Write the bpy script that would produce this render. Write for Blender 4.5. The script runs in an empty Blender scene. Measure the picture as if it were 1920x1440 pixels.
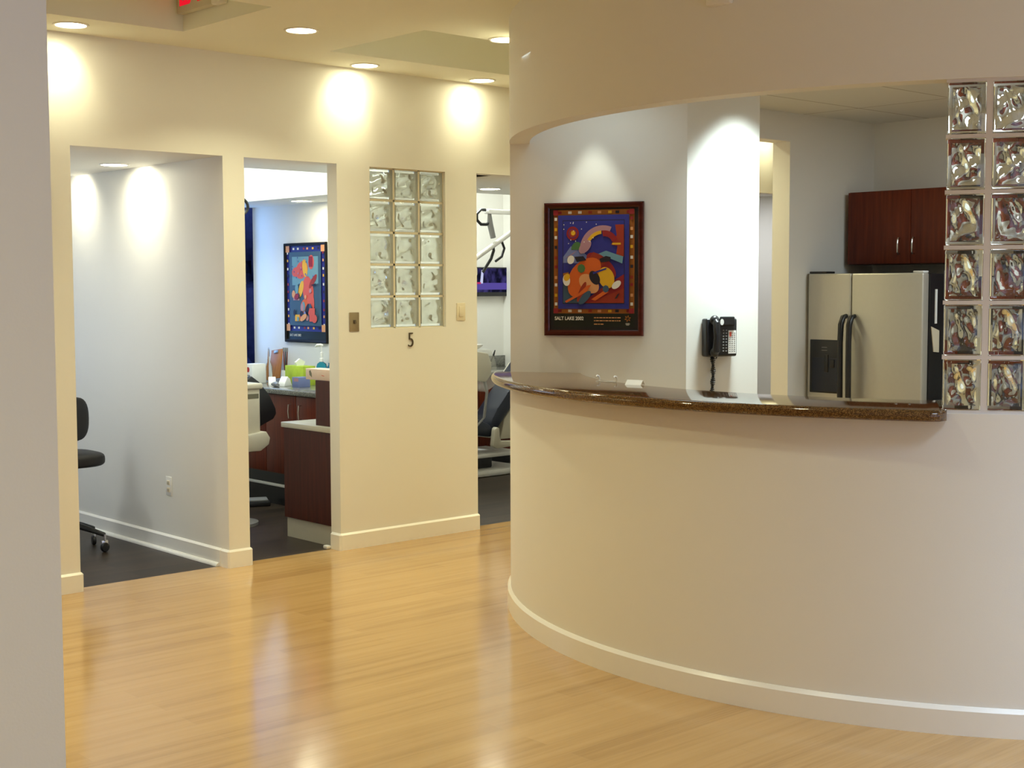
import bpy, bmesh, math, random
from mathutils import Vector, Matrix, Euler
random.seed(7)
S = bpy.context.scene
C = S.collection
PI = math.pi
R = math.radians

# ------------------------------------------------------------------ materials
def srgb(r, g, b):
    def f(v):
        v /= 255.0
        return v / 12.92 if v <= 0.04045 else ((v + 0.055) / 1.055) ** 2.4
    return (f(r), f(g), f(b), 1.0)

def new_mat(name):
    m = bpy.data.materials.new(name)
    m.use_nodes = True
    nt = m.node_tree
    return m, nt, nt.nodes['Principled BSDF']

def mat(name, col, rough=0.5, metal=0.0, var=0.04, scale=25.0, bump=0.0, bscale=300.0, coat=0.0, trans=0.0, spec=0.5):
    m, nt, p = new_mat(name)
    p.inputs['Roughness'].default_value = rough
    p.inputs['Metallic'].default_value = metal
    p.inputs['Specular IOR Level'].default_value = spec
    p.inputs['Coat Weight'].default_value = coat
    p.inputs['Coat Roughness'].default_value = 0.05
    p.inputs['Transmission Weight'].default_value = trans
    tc = nt.nodes.new('ShaderNodeTexCoord')
    n = nt.nodes.new('ShaderNodeTexNoise')
    n.inputs['Scale'].default_value = scale
    n.inputs['Detail'].default_value = 3
    nt.links.new(tc.outputs['Object'], n.inputs['Vector'])
    mx = nt.nodes.new('ShaderNodeMix'); mx.data_type = 'RGBA'
    mx.inputs[6].default_value = tuple(c * (1 - var) for c in col[:3]) + (1,)
    mx.inputs[7].default_value = tuple(min(1, c * (1 + var)) for c in col[:3]) + (1,)
    nt.links.new(n.outputs['Fac'], mx.inputs[0])
    nt.links.new(mx.outputs[2], p.inputs['Base Color'])
    if bump:
        n2 = nt.nodes.new('ShaderNodeTexNoise'); n2.inputs['Scale'].default_value = bscale
        nt.links.new(tc.outputs['Object'], n2.inputs['Vector'])
        b = nt.nodes.new('ShaderNodeBump'); b.inputs['Strength'].default_value = bump
        b.inputs['Distance'].default_value = 0.002
        nt.links.new(n2.outputs['Fac'], b.inputs['Height'])
        nt.links.new(b.outputs['Normal'], p.inputs['Normal'])
    return m

def emit(name, col, strength):
    m = bpy.data.materials.new(name); m.use_nodes = True
    nt = m.node_tree
    nt.nodes.remove(nt.nodes['Principled BSDF'])
    e = nt.nodes.new('ShaderNodeEmission')
    e.inputs[0].default_value = col; e.inputs[1].default_value = strength
    nt.links.new(e.outputs[0], nt.nodes['Material Output'].inputs[0])
    return m

def plank_mat(name, c_dark, c_mid, c_light, length, width, rough, mortar, coat=0.0, grain=(0.35, 9.0, 1.0), gmix=0.55, spec=0.5):
    m, nt, p = new_mat(name)
    L = nt.links.new
    tc = nt.nodes.new('ShaderNodeTexCoord')
    br = nt.nodes.new('ShaderNodeTexBrick')
    br.offset = 0.37; br.offset_frequency = 2
    br.inputs['Scale'].default_value = 1.0
    br.inputs['Brick Width'].default_value = length
    br.inputs['Row Height'].default_value = width
    br.inputs['Mortar Size'].default_value = 0.0011
    br.inputs['Mortar Smooth'].default_value = 0.3
    br.inputs['Bias'].default_value = 0.0
    br.inputs['Color1'].default_value = (0.0, 0.0, 0.0, 1)
    br.inputs['Color2'].default_value = (1.0, 1.0, 1.0, 1)
    br.inputs['Mortar'].default_value = (0.5, 0.5, 0.5, 1)
    L(tc.outputs['Object'], br.inputs['Vector'])
    mp = nt.nodes.new('ShaderNodeMapping'); mp.inputs['Scale'].default_value = grain
    L(tc.outputs['Object'], mp.inputs['Vector'])
    n = nt.nodes.new('ShaderNodeTexNoise'); n.inputs['Scale'].default_value = 2.2; n.inputs['Detail'].default_value = 6; n.inputs['Roughness'].default_value = 0.62
    L(mp.outputs[0], n.inputs['Vector'])
    mp2 = nt.nodes.new('ShaderNodeMapping'); mp2.inputs['Scale'].default_value = (grain[0] * 2.4, grain[1] * 4.0, 1)
    L(tc.outputs['Object'], mp2.inputs['Vector'])
    nf = nt.nodes.new('ShaderNodeTexNoise'); nf.inputs['Scale'].default_value = 4.0; nf.inputs['Detail'].default_value = 4
    L(mp2.outputs[0], nf.inputs['Vector'])
    a1 = nt.nodes.new('ShaderNodeMath'); a1.operation = 'MULTIPLY'; a1.inputs[1].default_value = 1 - gmix
    L(br.outputs['Color'], a1.inputs[0])
    a2 = nt.nodes.new('ShaderNodeMath'); a2.operation = 'MULTIPLY_ADD'; a2.inputs[1].default_value = gmix * 0.75
    L(n.outputs['Fac'], a2.inputs[0]); L(a1.outputs[0], a2.inputs[2])
    a3 = nt.nodes.new('ShaderNodeMath'); a3.operation = 'MULTIPLY_ADD'; a3.inputs[1].default_value = gmix * 0.25
    L(nf.outputs['Fac'], a3.inputs[0]); L(a2.outputs[0], a3.inputs[2])
    cr = nt.nodes.new('ShaderNodeValToRGB')
    cr.color_ramp.elements[0].position = 0.18; cr.color_ramp.elements[0].color = c_dark
    cr.color_ramp.elements[1].position = 0.85; cr.color_ramp.elements[1].color = c_light
    e = cr.color_ramp.elements.new(0.5); e.color = c_mid
    L(a3.outputs[0], cr.inputs[0])
    mx = nt.nodes.new('ShaderNodeMix'); mx.data_type = 'RGBA'
    mx.inputs[7].default_value = mortar
    L(br.outputs['Fac'], mx.inputs[0]); L(cr.outputs[0], mx.inputs[6])
    L(mx.outputs[2], p.inputs['Base Color'])
    p.inputs['Roughness'].default_value = rough
    p.inputs['Coat Weight'].default_value = coat
    p.inputs['Coat Roughness'].default_value = 0.12
    p.inputs['Specular IOR Level'].default_value = spec
    return m

def wood_mat(name, c0, c1, rough=0.33, axis='Z'):
    m, nt, p = new_mat(name)
    tc = nt.nodes.new('ShaderNodeTexCoord'); mp = nt.nodes.new('ShaderNodeMapping')
    mp.inputs['Scale'].default_value = (22, 22, 1.4) if axis == 'Z' else (1.4, 22, 22)
    nt.links.new(tc.outputs['Object'], mp.inputs['Vector'])
    n = nt.nodes.new('ShaderNodeTexNoise'); n.inputs['Scale'].default_value = 2.0; n.inputs['Detail'].default_value = 5
    nt.links.new(mp.outputs[0], n.inputs['Vector'])
    cr = nt.nodes.new('ShaderNodeValToRGB')
    cr.color_ramp.elements[0].position = 0.3; cr.color_ramp.elements[0].color = c0
    cr.color_ramp.elements[1].position = 0.75; cr.color_ramp.elements[1].color = c1
    nt.links.new(n.outputs['Fac'], cr.inputs[0]); nt.links.new(cr.outputs[0], p.inputs['Base Color'])
    p.inputs['Roughness'].default_value = rough
    p.inputs['Specular IOR Level'].default_value = 0.3
    return m

def granite_mat(name, cols, rough, scale):
    m, nt, p = new_mat(name)
    tc = nt.nodes.new('ShaderNodeTexCoord')
    v = nt.nodes.new('ShaderNodeTexVoronoi'); v.inputs['Scale'].default_value = scale
    n = nt.nodes.new('ShaderNodeTexNoise'); n.inputs['Scale'].default_value = scale * 0.55; n.inputs['Detail'].default_value = 5; n.inputs['Roughness'].default_value = 0.7
    nt.links.new(tc.outputs['Object'], v.inputs['Vector']); nt.links.new(tc.outputs['Object'], n.inputs['Vector'])
    sep = nt.nodes.new('ShaderNodeSeparateColor'); nt.links.new(v.outputs['Color'], sep.inputs[0])
    a = nt.nodes.new('ShaderNodeMath'); a.operation = 'MULTIPLY'; a.inputs[1].default_value = 0.45
    nt.links.new(sep.outputs[0], a.inputs[0])
    b = nt.nodes.new('ShaderNodeMath'); b.operation = 'MULTIPLY_ADD'; b.inputs[1].default_value = 0.6
    nt.links.new(n.outputs['Fac'], b.inputs[0]); nt.links.new(a.outputs[0], b.inputs[2])
    cr = nt.nodes.new('ShaderNodeValToRGB')
    cr.color_ramp.elements[0].position = 0.3; cr.color_ramp.elements[0].color = cols[0]
    cr.color_ramp.elements[1].position = 0.78; cr.color_ramp.elements[1].color = cols[2]
    e = cr.color_ramp.elements.new(0.55); e.color = cols[1]
    nt.links.new(b.outputs[0], cr.inputs[0]); nt.links.new(cr.outputs[0], p.inputs['Base Color'])
    p.inputs['Roughness'].default_value = rough
    p.inputs['Specular IOR Level'].default_value = 0.6
    return m

def glass_mat(name, col, ior=1.46, rough=0.0, trans=1.0):
    m, nt, p = new_mat(name)
    p.inputs['Base Color'].default_value = col
    p.inputs['Roughness'].default_value = rough
    p.inputs['IOR'].default_value = ior
    p.inputs['Transmission Weight'].default_value = trans
    return m

def film_mat(name, col, alpha):
    m, nt, p = new_mat(name)
    p.inputs['Base Color'].default_value = col; p.inputs['Roughness'].default_value = 0.25; p.inputs['Alpha'].default_value = alpha
    return m

def tile_ceiling_mat(name):
    m, nt, p = new_mat(name)
    tc = nt.nodes.new('ShaderNodeTexCoord')
    br = nt.nodes.new('ShaderNodeTexBrick'); br.offset = 0.0
    br.inputs['Scale'].default_value = 1.0
    br.inputs['Brick Width'].default_value = 1.22; br.inputs['Row Height'].default_value = 0.61
    br.inputs['Mortar Size'].default_value = 0.006
    br.inputs['Color1'].default_value = (0.72, 0.73, 0.70, 1); br.inputs['Color2'].default_value = (0.70, 0.71, 0.68, 1)
    br.inputs['Mortar'].default_value = (0.42, 0.40, 0.36, 1)
    mp = nt.nodes.new('ShaderNodeMapping'); mp.inputs['Location'].default_value = (0.1, 0.02, 0)
    nt.links.new(tc.outputs['Object'], mp.inputs['Vector']); nt.links.new(mp.outputs[0], br.inputs['Vector'])
    nt.links.new(br.outputs['Color'], p.inputs['Base Color'])
    n = nt.nodes.new('ShaderNodeTexNoise'); n.inputs['Scale'].default_value = 120
    nt.links.new(tc.outputs['Object'], n.inputs['Vector'])
    b = nt.nodes.new('ShaderNodeBump'); b.inputs['Strength'].default_value = 0.3; b.inputs['Distance'].default_value = 0.003
    nt.links.new(n.outputs['Fac'], b.inputs['Height']); nt.links.new(b.outputs['Normal'], p.inputs['Normal'])
    p.inputs['Roughness'].default_value = 0.9
    return m

def screen_mat(name):
    m = bpy.data.materials.new(name); m.use_nodes = True
    nt = m.node_tree; nt.nodes.remove(nt.nodes['Principled BSDF'])
    tc = nt.nodes.new('ShaderNodeTexCoord'); mp = nt.nodes.new('ShaderNodeMapping')
    mp.inputs['Scale'].default_value = (9, 1, 5)
    nt.links.new(tc.outputs['Object'], mp.inputs['Vector'])
    n = nt.nodes.new('ShaderNodeTexNoise'); n.inputs['Scale'].default_value = 1.6; n.inputs['Detail'].default_value = 3
    nt.links.new(mp.outputs[0], n.inputs['Vector'])
    cr = nt.nodes.new('ShaderNodeValToRGB')
    cr.color_ramp.elements[0].position = 0.42; cr.color_ramp.elements[0].color = (0.004, 0.004, 0.012, 1)
    cr.color_ramp.elements[1].position = 0.66; cr.color_ramp.elements[1].color = (0.03, 0.025, 0.10, 1)
    nt.links.new(n.outputs['Fac'], cr.inputs[0])
    e = nt.nodes.new('ShaderNodeEmission'); e.inputs[1].default_value = 1.0
    nt.links.new(cr.outputs[0], e.inputs[0]); nt.links.new(e.outputs[0], nt.nodes['Material Output'].inputs[0])
    return m

WALL = (0.80, 0.785, 0.74, 1)
M = dict(
    paint=mat('wall_paint', WALL, 0.55, var=0.012, scale=3, bump=0.08, bscale=220),
    ceil=mat('ceiling_paint', (0.84, 0.85, 0.77, 1), 0.75, var=0.012, scale=3),
    trim=mat('trim_paint', (0.85, 0.835, 0.79, 1), 0.28, var=0.01),
    floor=plank_mat('light_laminate', (0.30, 0.160, 0.055, 1), (0.52, 0.318, 0.122, 1), (0.62, 0.405, 0.175, 1), 1.25, 0.115, 0.155, (0.46, 0.29, 0.125, 1), coat=0.25, gmix=0.86),
    dark_floor=plank_mat('dark_laminate', (0.009, 0.006, 0.004, 1), (0.034, 0.022, 0.013, 1), (0.080, 0.055, 0.034, 1), 1.2, 0.15, 0.40, (0.015, 0.011, 0.008, 1), grain=(0.3, 7.0, 1.0), gmix=0.8, spec=0.28),
    tile=tile_ceiling_mat('acoustic_tile'),
    granite=granite_mat('brown_granite', ((0.035, 0.014, 0.004, 1), (0.105, 0.048, 0.014, 1), (0.26, 0.145, 0.05, 1)), 0.07, 360),
    stone_gray=granite_mat('gray_stone', ((0.10, 0.10, 0.09, 1), (0.17, 0.17, 0.15, 1), (0.27, 0.26, 0.23, 1)), 0.16, 160),
    laminate_top=mat('light_gray_top', (0.50, 0.48, 0.41, 1), 0.3),
    cherry=wood_mat('cherry_wood', (0.080, 0.011, 0.003, 1), (0.170, 0.027, 0.007, 1), 0.42),
    cherry_dark=wood_mat('dark_cherry_wood', (0.045, 0.010, 0.006, 1), (0.080, 0.018, 0.010, 1), 0.35),
    frame_red=wood_mat('mahogany_frame', (0.040, 0.006, 0.004, 1), (0.090, 0.014, 0.010, 1), 0.14, 'X'),
    black=mat('black_plastic', (0.012, 0.012, 0.013, 1), 0.35),
    black_soft=mat('black_upholstery', (0.010, 0.010, 0.012, 1), 0.55, bump=0.1),
    black_frame=mat('black_wood', (0.010, 0.008, 0.008, 1), 0.55, spec=0.2),
    navy=mat('navy_vinyl', (0.006, 0.010, 0.026, 1), 0.36),
    beige=mat('beige_plastic', (0.60, 0.56, 0.45, 1), 0.35),
    beige_dark=mat('olive_recess', (0.16, 0.15, 0.10, 1), 0.5),
    white=mat('white_plastic', (0.80, 0.79, 0.76, 1), 0.35),
    paper=mat('white_paper', (0.86, 0.86, 0.84, 1), 0.7),
    steel=mat('brushed_steel', (0.46, 0.45, 0.41, 1), 0.36, metal=0.85, var=0.06, scale=60),
    fridge=mat('stainless_door', (0.56, 0.54, 0.47, 1), 0.40, metal=0.45, var=0.03, scale=40),
    chrome=mat('satin_chrome', (0.62, 0.60, 0.56, 1), 0.22, metal=1.0),
    brass=mat('nickel_plate', (0.36, 0.29, 0.19, 1), 0.35, metal=0.7),
    almond=mat('almond_plastic', (0.74, 0.66, 0.50, 1), 0.4),
    bronze=mat('bronze_numeral', (0.10, 0.075, 0.05, 1), 0.4, metal=0.4),
    gray=mat('gray_plastic', (0.25, 0.25, 0.25, 1), 0.4),
    grout=mat('block_grout', (0.72, 0.67, 0.64, 1), 0.8),
    grout_warm=mat('warm_grout', (0.74, 0.67, 0.52, 1), 0.8),
    block=glass_mat('block_glass', (0.975, 0.997, 0.983, 1)),
    block_hazy=glass_mat('hazy_block_glass', (0.965, 1.0, 0.955, 1), trans=0.80),
    clear=glass_mat('clear_plastic', (0.97, 0.985, 0.98, 1), 1.3, 0.06),
    film=film_mat('thin_film', (0.85, 0.88, 0.86, 1), 0.24),
    pane=glass_mat('window_glass', (0.96, 0.98, 1.0, 1), 1.02),
    blue_gel=glass_mat('blue_liquid', (0.03, 0.45, 0.62, 1), 1.33, 0.05),
    navy_gel=mat('dark_blue_liquid', (0.01, 0.12, 0.22, 1), 0.2),
    green_box=mat('lime_green_card', (0.42, 0.56, 0.04, 1), 0.6, var=0.35, scale=14),
    pink_box=mat('pale_pink_card', (0.72, 0.56, 0.47, 1), 0.6, var=0.06),
    orange_wood=wood_mat('orange_wood', (0.34, 0.12, 0.025, 1), (0.46, 0.19, 0.05, 1), 0.4),
    red=mat('red_ink', (0.45, 0.02, 0.02, 1), 0.5),
    frame_ink=mat('black_mat_board', (0.012, 0.011, 0.012, 1), 0.4),
    blue_ink=mat('cobalt_ink', srgb(38, 42, 128), 0.5),
    blue_light=mat('light_blue_ink', srgb(112, 124, 172), 0.5),
    teal_ink=mat('slate_teal_ink', srgb(56, 82, 104), 0.5),
    sky_ink=mat('pale_teal_ink', srgb(104, 146, 160), 0.5),
    orange_ink=mat('orange_ink', srgb(206, 92, 26), 0.5),
    rust_ink=mat('rust_ink', srgb(150, 44, 20), 0.5),
    crimson_ink=mat('crimson_ink', srgb(140, 24, 30), 0.5),
    yellow_ink=mat('yellow_ink', srgb(222, 168, 28), 0.5),
    mauve_ink=mat('mauve_ink', srgb(172, 126, 134), 0.5),
    ochre_ink=mat('ochre_ink', srgb(160, 92, 26), 0.5),
    peach_ink=mat('peach_ink', srgb(214, 150, 96), 0.5),
    coral_ink=mat('coral_ink', srgb(206, 84, 66), 0.5),
    green_ink=mat('green_ink', srgb(70, 110, 60), 0.5),
    dark_ink=mat('dark_ink', srgb(28, 22, 36), 0.5),
    white_ink=mat('white_ink', srgb(226, 220, 206), 0.5),
    black_ink=mat('green_black_ink', srgb(26, 32, 26), 0.4),
    glare=glass_mat('picture_glass', (1, 1, 1, 1), 1.01),
    warm=emit('warm_lamp', (1.0, 0.92, 0.58, 1), 27.0),
    warm_room=emit('warm_white_lamp', (1.0, 0.94, 0.68, 1), 45.0),
    exit_red=emit('exit_letter_red', (1.0, 0.012, 0.03, 1), 0.55),
    screen=screen_mat('screen_picture'),
    tv_violet=emit('screen_violet', (0.09, 0.065, 0.30, 1), 0.7),
    tv_red=emit('screen_red', (0.40, 0.03, 0.10, 1), 0.8),
    tv_white=emit('screen_white', (0.42, 0.44, 0.62, 1), 0.9),
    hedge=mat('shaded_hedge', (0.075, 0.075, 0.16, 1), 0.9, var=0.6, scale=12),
    soil=mat('outdoor_soil', (0.12, 0.11, 0.10, 1), 0.9),
)

# ------------------------------------------------------------------ mesh helpers
class MB:
    """collects shapes; build() links them as ONE mesh object"""
    def __init__(s): s.bm = bmesh.new(); s.mi = 0
    def _add(s, t, M4=None):
        me = bpy.data.meshes.new('tmp')
        for f in t.faces: f.material_index = s.mi
        if M4 is not None: bmesh.ops.transform(t, matrix=M4, verts=t.verts)
        t.to_mesh(me); t.free(); s.bm.from_mesh(me); bpy.data.meshes.remove(me)
    def box(s, x0, x1, y0, y1, z0, z1, bev=0.0, seg=2, M4=None):
        t = bmesh.new(); bmesh.ops.create_cube(t, size=1.0)
        for v in t.verts:
            v.co = Vector((x0 if v.co.x < 0 else x1, y0 if v.co.y < 0 else y1, z0 if v.co.z < 0 else z1))
        if bev > 0: bmesh.ops.bevel(t, geom=list(t.edges), offset=bev, segments=seg, profile=0.5, affect='EDGES')
        s._add(t, M4); return s
    def prism(s, pts, z0, z1, bev=0.0, M4=None):
        t = bmesh.new()
        lo = [t.verts.new((p[0], p[1], z0)) for p in pts]; hi = [t.verts.new((p[0], p[1], z1)) for p in pts]
        n = len(pts); t.faces.new(lo[::-1]); t.faces.new(hi)
        for i in range(n): t.faces.new((lo[i], lo[(i + 1) % n], hi[(i + 1) % n], hi[i]))
        bmesh.ops.recalc_face_normals(t, faces=t.faces)
        if bev > 0: bmesh.ops.bevel(t, geom=list(t.edges), offset=bev, segments=2, profile=0.5, affect='EDGES')
        s._add(t, M4); return s
    def lathe(s, prof, seg=32, M4=None, cap=True):
        t = bmesh.new(); rows = []
        for r, z in prof:
            rows.append([t.verts.new((max(r, 1e-5) * math.cos(2 * PI * i / seg), max(r, 1e-5) * math.sin(2 * PI * i / seg), z)) for i in range(seg)])
        for a, b in zip(rows, rows[1:]):
            for i in range(seg): t.faces.new((a[i], a[(i + 1) % seg], b[(i + 1) % seg], b[i]))
        if cap: t.faces.new(rows[0][::-1]); t.faces.new(rows[-1])
        bmesh.ops.recalc_face_normals(t, faces=t.faces)
        s._add(t, M4); return s
    def tube(s, pts, r, seg=10, M4=None):
        pts = [Vector(p) for p in pts]; t = bmesh.new(); rows = []; up = None
        rr = r if isinstance(r, (list, tuple)) else [r] * len(pts)
        for i, p in enumerate(pts):
            d = (pts[min(i + 1, len(pts) - 1)] - pts[max(i - 1, 0)]).normalized()
            if up is None: up = d.orthogonal().normalized()
            up = (up - d * up.dot(d)).normalized(); w = d.cross(up)
            rows.append([t.verts.new(p + (up * math.cos(2 * PI * k / seg) + w * math.sin(2 * PI * k / seg)) * rr[i]) for k in range(seg)])
        for a, b in zip(rows, rows[1:]):
            for k in range(seg): t.faces.new((a[k], a[(k + 1) % seg], b[(k + 1) % seg], b[k]))
        t.faces.new(rows[0][::-1]); t.faces.new(rows[-1])
        bmesh.ops.recalc_face_normals(t, faces=t.faces)
        s._add(t, M4); return s
    def cyl(s, p0, p1, r, seg=20): return s.tube([p0, p1], r, seg)
    def arc(s, r0, r1, a0, a1, z0, z1, n=96, cc=(6.284, 3.703), caps=True):
        t = bmesh.new(); rows = []
        for i in range(n + 1):
            a = R(a0 + (a1 - a0) * i / n); c, q = math.cos(a), math.sin(a)
            rows.append([t.verts.new((cc[0] + r * c, cc[1] + r * q, z)) for r, z in ((r0, z0), (r1, z0), (r1, z1), (r0, z1))])
        for a, b in zip(rows, rows[1:]):
            for k in range(4): t.faces.new((a[k], a[(k + 1) % 4], b[(k + 1) % 4], b[k]))
        if caps: t.faces.new(rows[0][::-1]); t.faces.new(rows[-1])
        bmesh.ops.recalc_face_normals(t, faces=t.faces)
        s._add(t); return s
    def sweep(s, rows, closed=True):
        """rows of equal-length profile loops of points"""
        t = bmesh.new(); vr = [[t.verts.new(p) for p in row] for row in rows]; n = len(rows[0])
        for a, b in zip(vr, vr[1:]):
            for k in range(n): t.faces.new((a[k], a[(k + 1) % n], b[(k + 1) % n], b[k]))
        t.faces.new(vr[0][::-1]); t.faces.new(vr[-1])
        bmesh.ops.recalc_face_normals(t, faces=t.faces)
        s._add(t); return s
    def ell(s, c, r, seg=24, M4=None):
        t = bmesh.new(); bmesh.ops.create_uvsphere(t, u_segments=seg, v_segments=seg // 2, radius=1.0)
        for v in t.verts: v.co = Vector((c[0] + v.co.x * r[0], c[1] + v.co.y * r[1], c[2] + v.co.z * r[2]))
        s._add(t, M4); return s
    def squircle(s, c, half, e=0.35, seg=32, M4=None):
        """cushion: a superellipsoid"""
        t = bmesh.new(); bmesh.ops.create_uvsphere(t, u_segments=seg, v_segments=seg // 2, radius=1.0)
        sg = lambda v, p: math.copysign(abs(v) ** p, v)
        for v in t.verts:
            z = max(-1, min(1, v.co.z)); ph = math.asin(z); th = math.atan2(v.co.y, v.co.x)
            v.co = Vector((c[0] + half[0] * sg(math.cos(ph), e) * sg(math.cos(th), 0.6), c[1] + half[1] * sg(math.cos(ph), e) * sg(math.sin(th), 0.6), c[2] + half[2] * sg(math.sin(ph), e + .3)))
        s._add(t, M4); return s
    def flat(s, pts, depth=0.0):
        t = bmesh.new(); t.faces.new([t.verts.new(p) for p in pts])
        s._add(t); return s
    def build(s, name, m, parent=None, smooth=True, world=None):
        me = bpy.data.meshes.new(name); s.bm.to_mesh(me); s.bm.free()
        for mm in (m if isinstance(m, (list, tuple)) else [m]): me.materials.append(mm)
        if smooth:
            for p in me.polygons: p.use_smooth = True
            me.set_sharp_from_angle(angle=R(35))
        o = bpy.data.objects.new(name, me); C.objects.link(o)
        if parent is not None: o.parent = parent
        return o

def tag(o, label=None, cat=None, group=None, kind=None):
    if label: o['label'] = label
    if cat: o['category'] = cat
    if group: o['group'] = group
    if kind: o['kind'] = kind
    return o

def thing(name, label, cat, loc=(0, 0, 0), rz=0.0, group=None):
    o = bpy.data.objects.new(name, None); C.objects.link(o)
    o.location = loc; o.rotation_euler = (0, 0, rz); o.empty_display_size = 0.1
    return tag(o, label, cat, group)

def struct(o, label=None):
    o['kind'] = 'structure'
    if label: o['label'] = label
    return o

def dup(root, loc, label):
    r = root.copy(); C.objects.link(r); r.location = loc; r['label'] = label
    for ch in list(root.children):
        c = ch.copy(); C.objects.link(c); c.parent = r
        for g in ch.children:
            d = g.copy(); C.objects.link(d); d.parent = c
    return r

def text_mesh(name, body, size, m, parent, loc, rot, sx=1.0, ext=0.0008, align='LEFT', bold=0.0):
    cu = bpy.data.curves.new(name + '_tmp', 'FONT'); cu.body = body; cu.size = size; cu.extrude = ext; cu.align_x = align; cu.offset = bold
    t = bpy.data.objects.new(name + '_tmp', cu); C.objects.link(t)
    dg = bpy.context.evaluated_depsgraph_get(); dg.update()
    me = bpy.data.meshes.new_from_object(t.evaluated_get(dg)); me.name = name
    bpy.data.objects.remove(t); bpy.data.curves.remove(cu)
    me.materials.clear(); me.materials.append(m)
    o = bpy.data.objects.new(name, me); C.objects.link(o)
    o.parent = parent; o.location = loc; o.rotation_euler = rot; o.scale = (sx, 1, 1)
    return o

# ------------------------------------------------------------------ key dimensions (metres)
WY = 6.9           # hall face of the doorway wall
WT = 7.0           # its room face
HZ = 2.333         # door heads
CZ = 2.906         # hall ceiling
KZ = 2.66          # tiled ceiling behind the counter
CC = Vector((6.284, 3.703)); RW = 2.18; RI = 2.08

def cp(r, deg): return (CC.x + r * math.cos(R(deg)), CC.y + r * math.sin(R(deg)))

# ------------------------------------------------------------------ setting: floors
struct(MB().box(-2.6, 10.6, -3.1, 6.985, -0.06, 0.0).build('floor', M['floor'], smooth=False), 'light maple laminate floor')
struct(MB().box(-2.6, 10.6, 6.985, 10.2, -0.06, 0.0).build('floor_treatment', M['dark_floor'], smooth=False), 'dark gray brown laminate floor in the treatment rooms')

# doorway wall (north)
DOORS = [(3.178, 4.072), (4.209, 4.845), (5.945, 6.85), (8.86, 9.9)]
WIN = (5.087, 5.682, 1.342, 2.328)
b = MB()
xs = [-2.6] + [v for d in DOORS for v in d] + [10.6]
for i in range(0, len(xs), 2):
    x0, x1 = xs[i], xs[i + 1]
    if x0 < WIN[0] < x1:
        b.box(x0, WIN[0], WY, WT, 0, HZ); b.box(WIN[1], x1, WY, WT, 0, HZ)
        b.box(WIN[0], WIN[1], WY, WT, 0, WIN[2]); b.box(WIN[0], WIN[1], WY, WT, WIN[3], HZ)
    else: b.box(x0, x1, WY, WT, 0, HZ)
b.box(-2.6, 10.6, WY, WT, HZ, 3.3)
bmesh.ops.remove_doubles(b.bm, verts=b.bm.verts, dist=1e-5)
struct(b.build('wall_north', M['paint'], smooth=False), 'cream wall with the treatment room doorways')

# foreground wall end beside the camera
struct(MB().box(-2.6, 0.89, 2.0, 2.16, 0, 3.3).build('wall_west_end', M['paint'], smooth=False), 'plain cream wall end close to the viewer')
# outer shell
struct(MB().box(-2.7, -2.6, -3.1, 10.2, 0, 3.3).build('wall_west', M['paint'], smooth=False))
b = MB(); b.box(-2.7, -1.4, -3.2, -3.1, 0, 3.3); b.box(-1.4, 4.6, -3.2, -3.1, 0, 0.5); b.box(-1.4, 4.6, -3.2, -3.1, 2.6, 3.3); b.box(4.6, 10.7, -3.2, -3.1, 0, 3.3)
struct(b.build('wall_south', M['paint'], smooth=False))
struct(MB().box(10.6, 10.7, -3.1, 10.2, 0, 3.3).build('wall_east', M['paint'], smooth=False))
# far walls of the treatment rooms
BY = 9.88
b = MB()
W2 = (5.0, 6.19, 0.95, 2.40)       # window of the second treatment room
W1 = (2.3, 3.5, 0.95, 2.1)         # window of the first treatment room
b.box(-2.6, W1[0], BY, BY + .1, 0, 3.3); b.box(W1[0], W1[1], BY, BY + .1, 0, W1[2]); b.box(W1[0], W1[1], BY, BY + .1, W1[3], 3.3)
b.box(W1[1], W2[0], BY, BY + .1, 0, 3.3); b.box(W2[0], W2[1], BY, BY + .1, 0, W2[2]); b.box(W2[0], W2[1], BY, BY + .1, W2[3], 3.3)
b.box(W2[1] + .002, 10.6, BY, BY + .1, 0, 3.3)
struct(b.build('wall_treatment_back', M['paint'], smooth=False))
struct(MB().box(1.9, 2.0, WT, BY, 0, 3.3).build('wall_room_west', M['paint'], smooth=False))
struct(MB().box(4.072, 4.205, WT, BY, 0, 3.3).build('wall_partition_first', M['paint'], smooth=False), 'white partition lit by ceiling lights in the first treatment room')
struct(MB().prism([(5.83, WT), (5.93, WT), (6.2, 7.25), (6.2, BY), (6.1, BY), (6.1, 7.3)], 0, 3.3).build('wall_partition_second', M['paint'], smooth=False), 'white wall of the second treatment room behind the picture')
struct(MB().box(8.845, 8.93, WT, BY, 0, 3.3).build('wall_partition_third', M['paint'], smooth=False))

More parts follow.
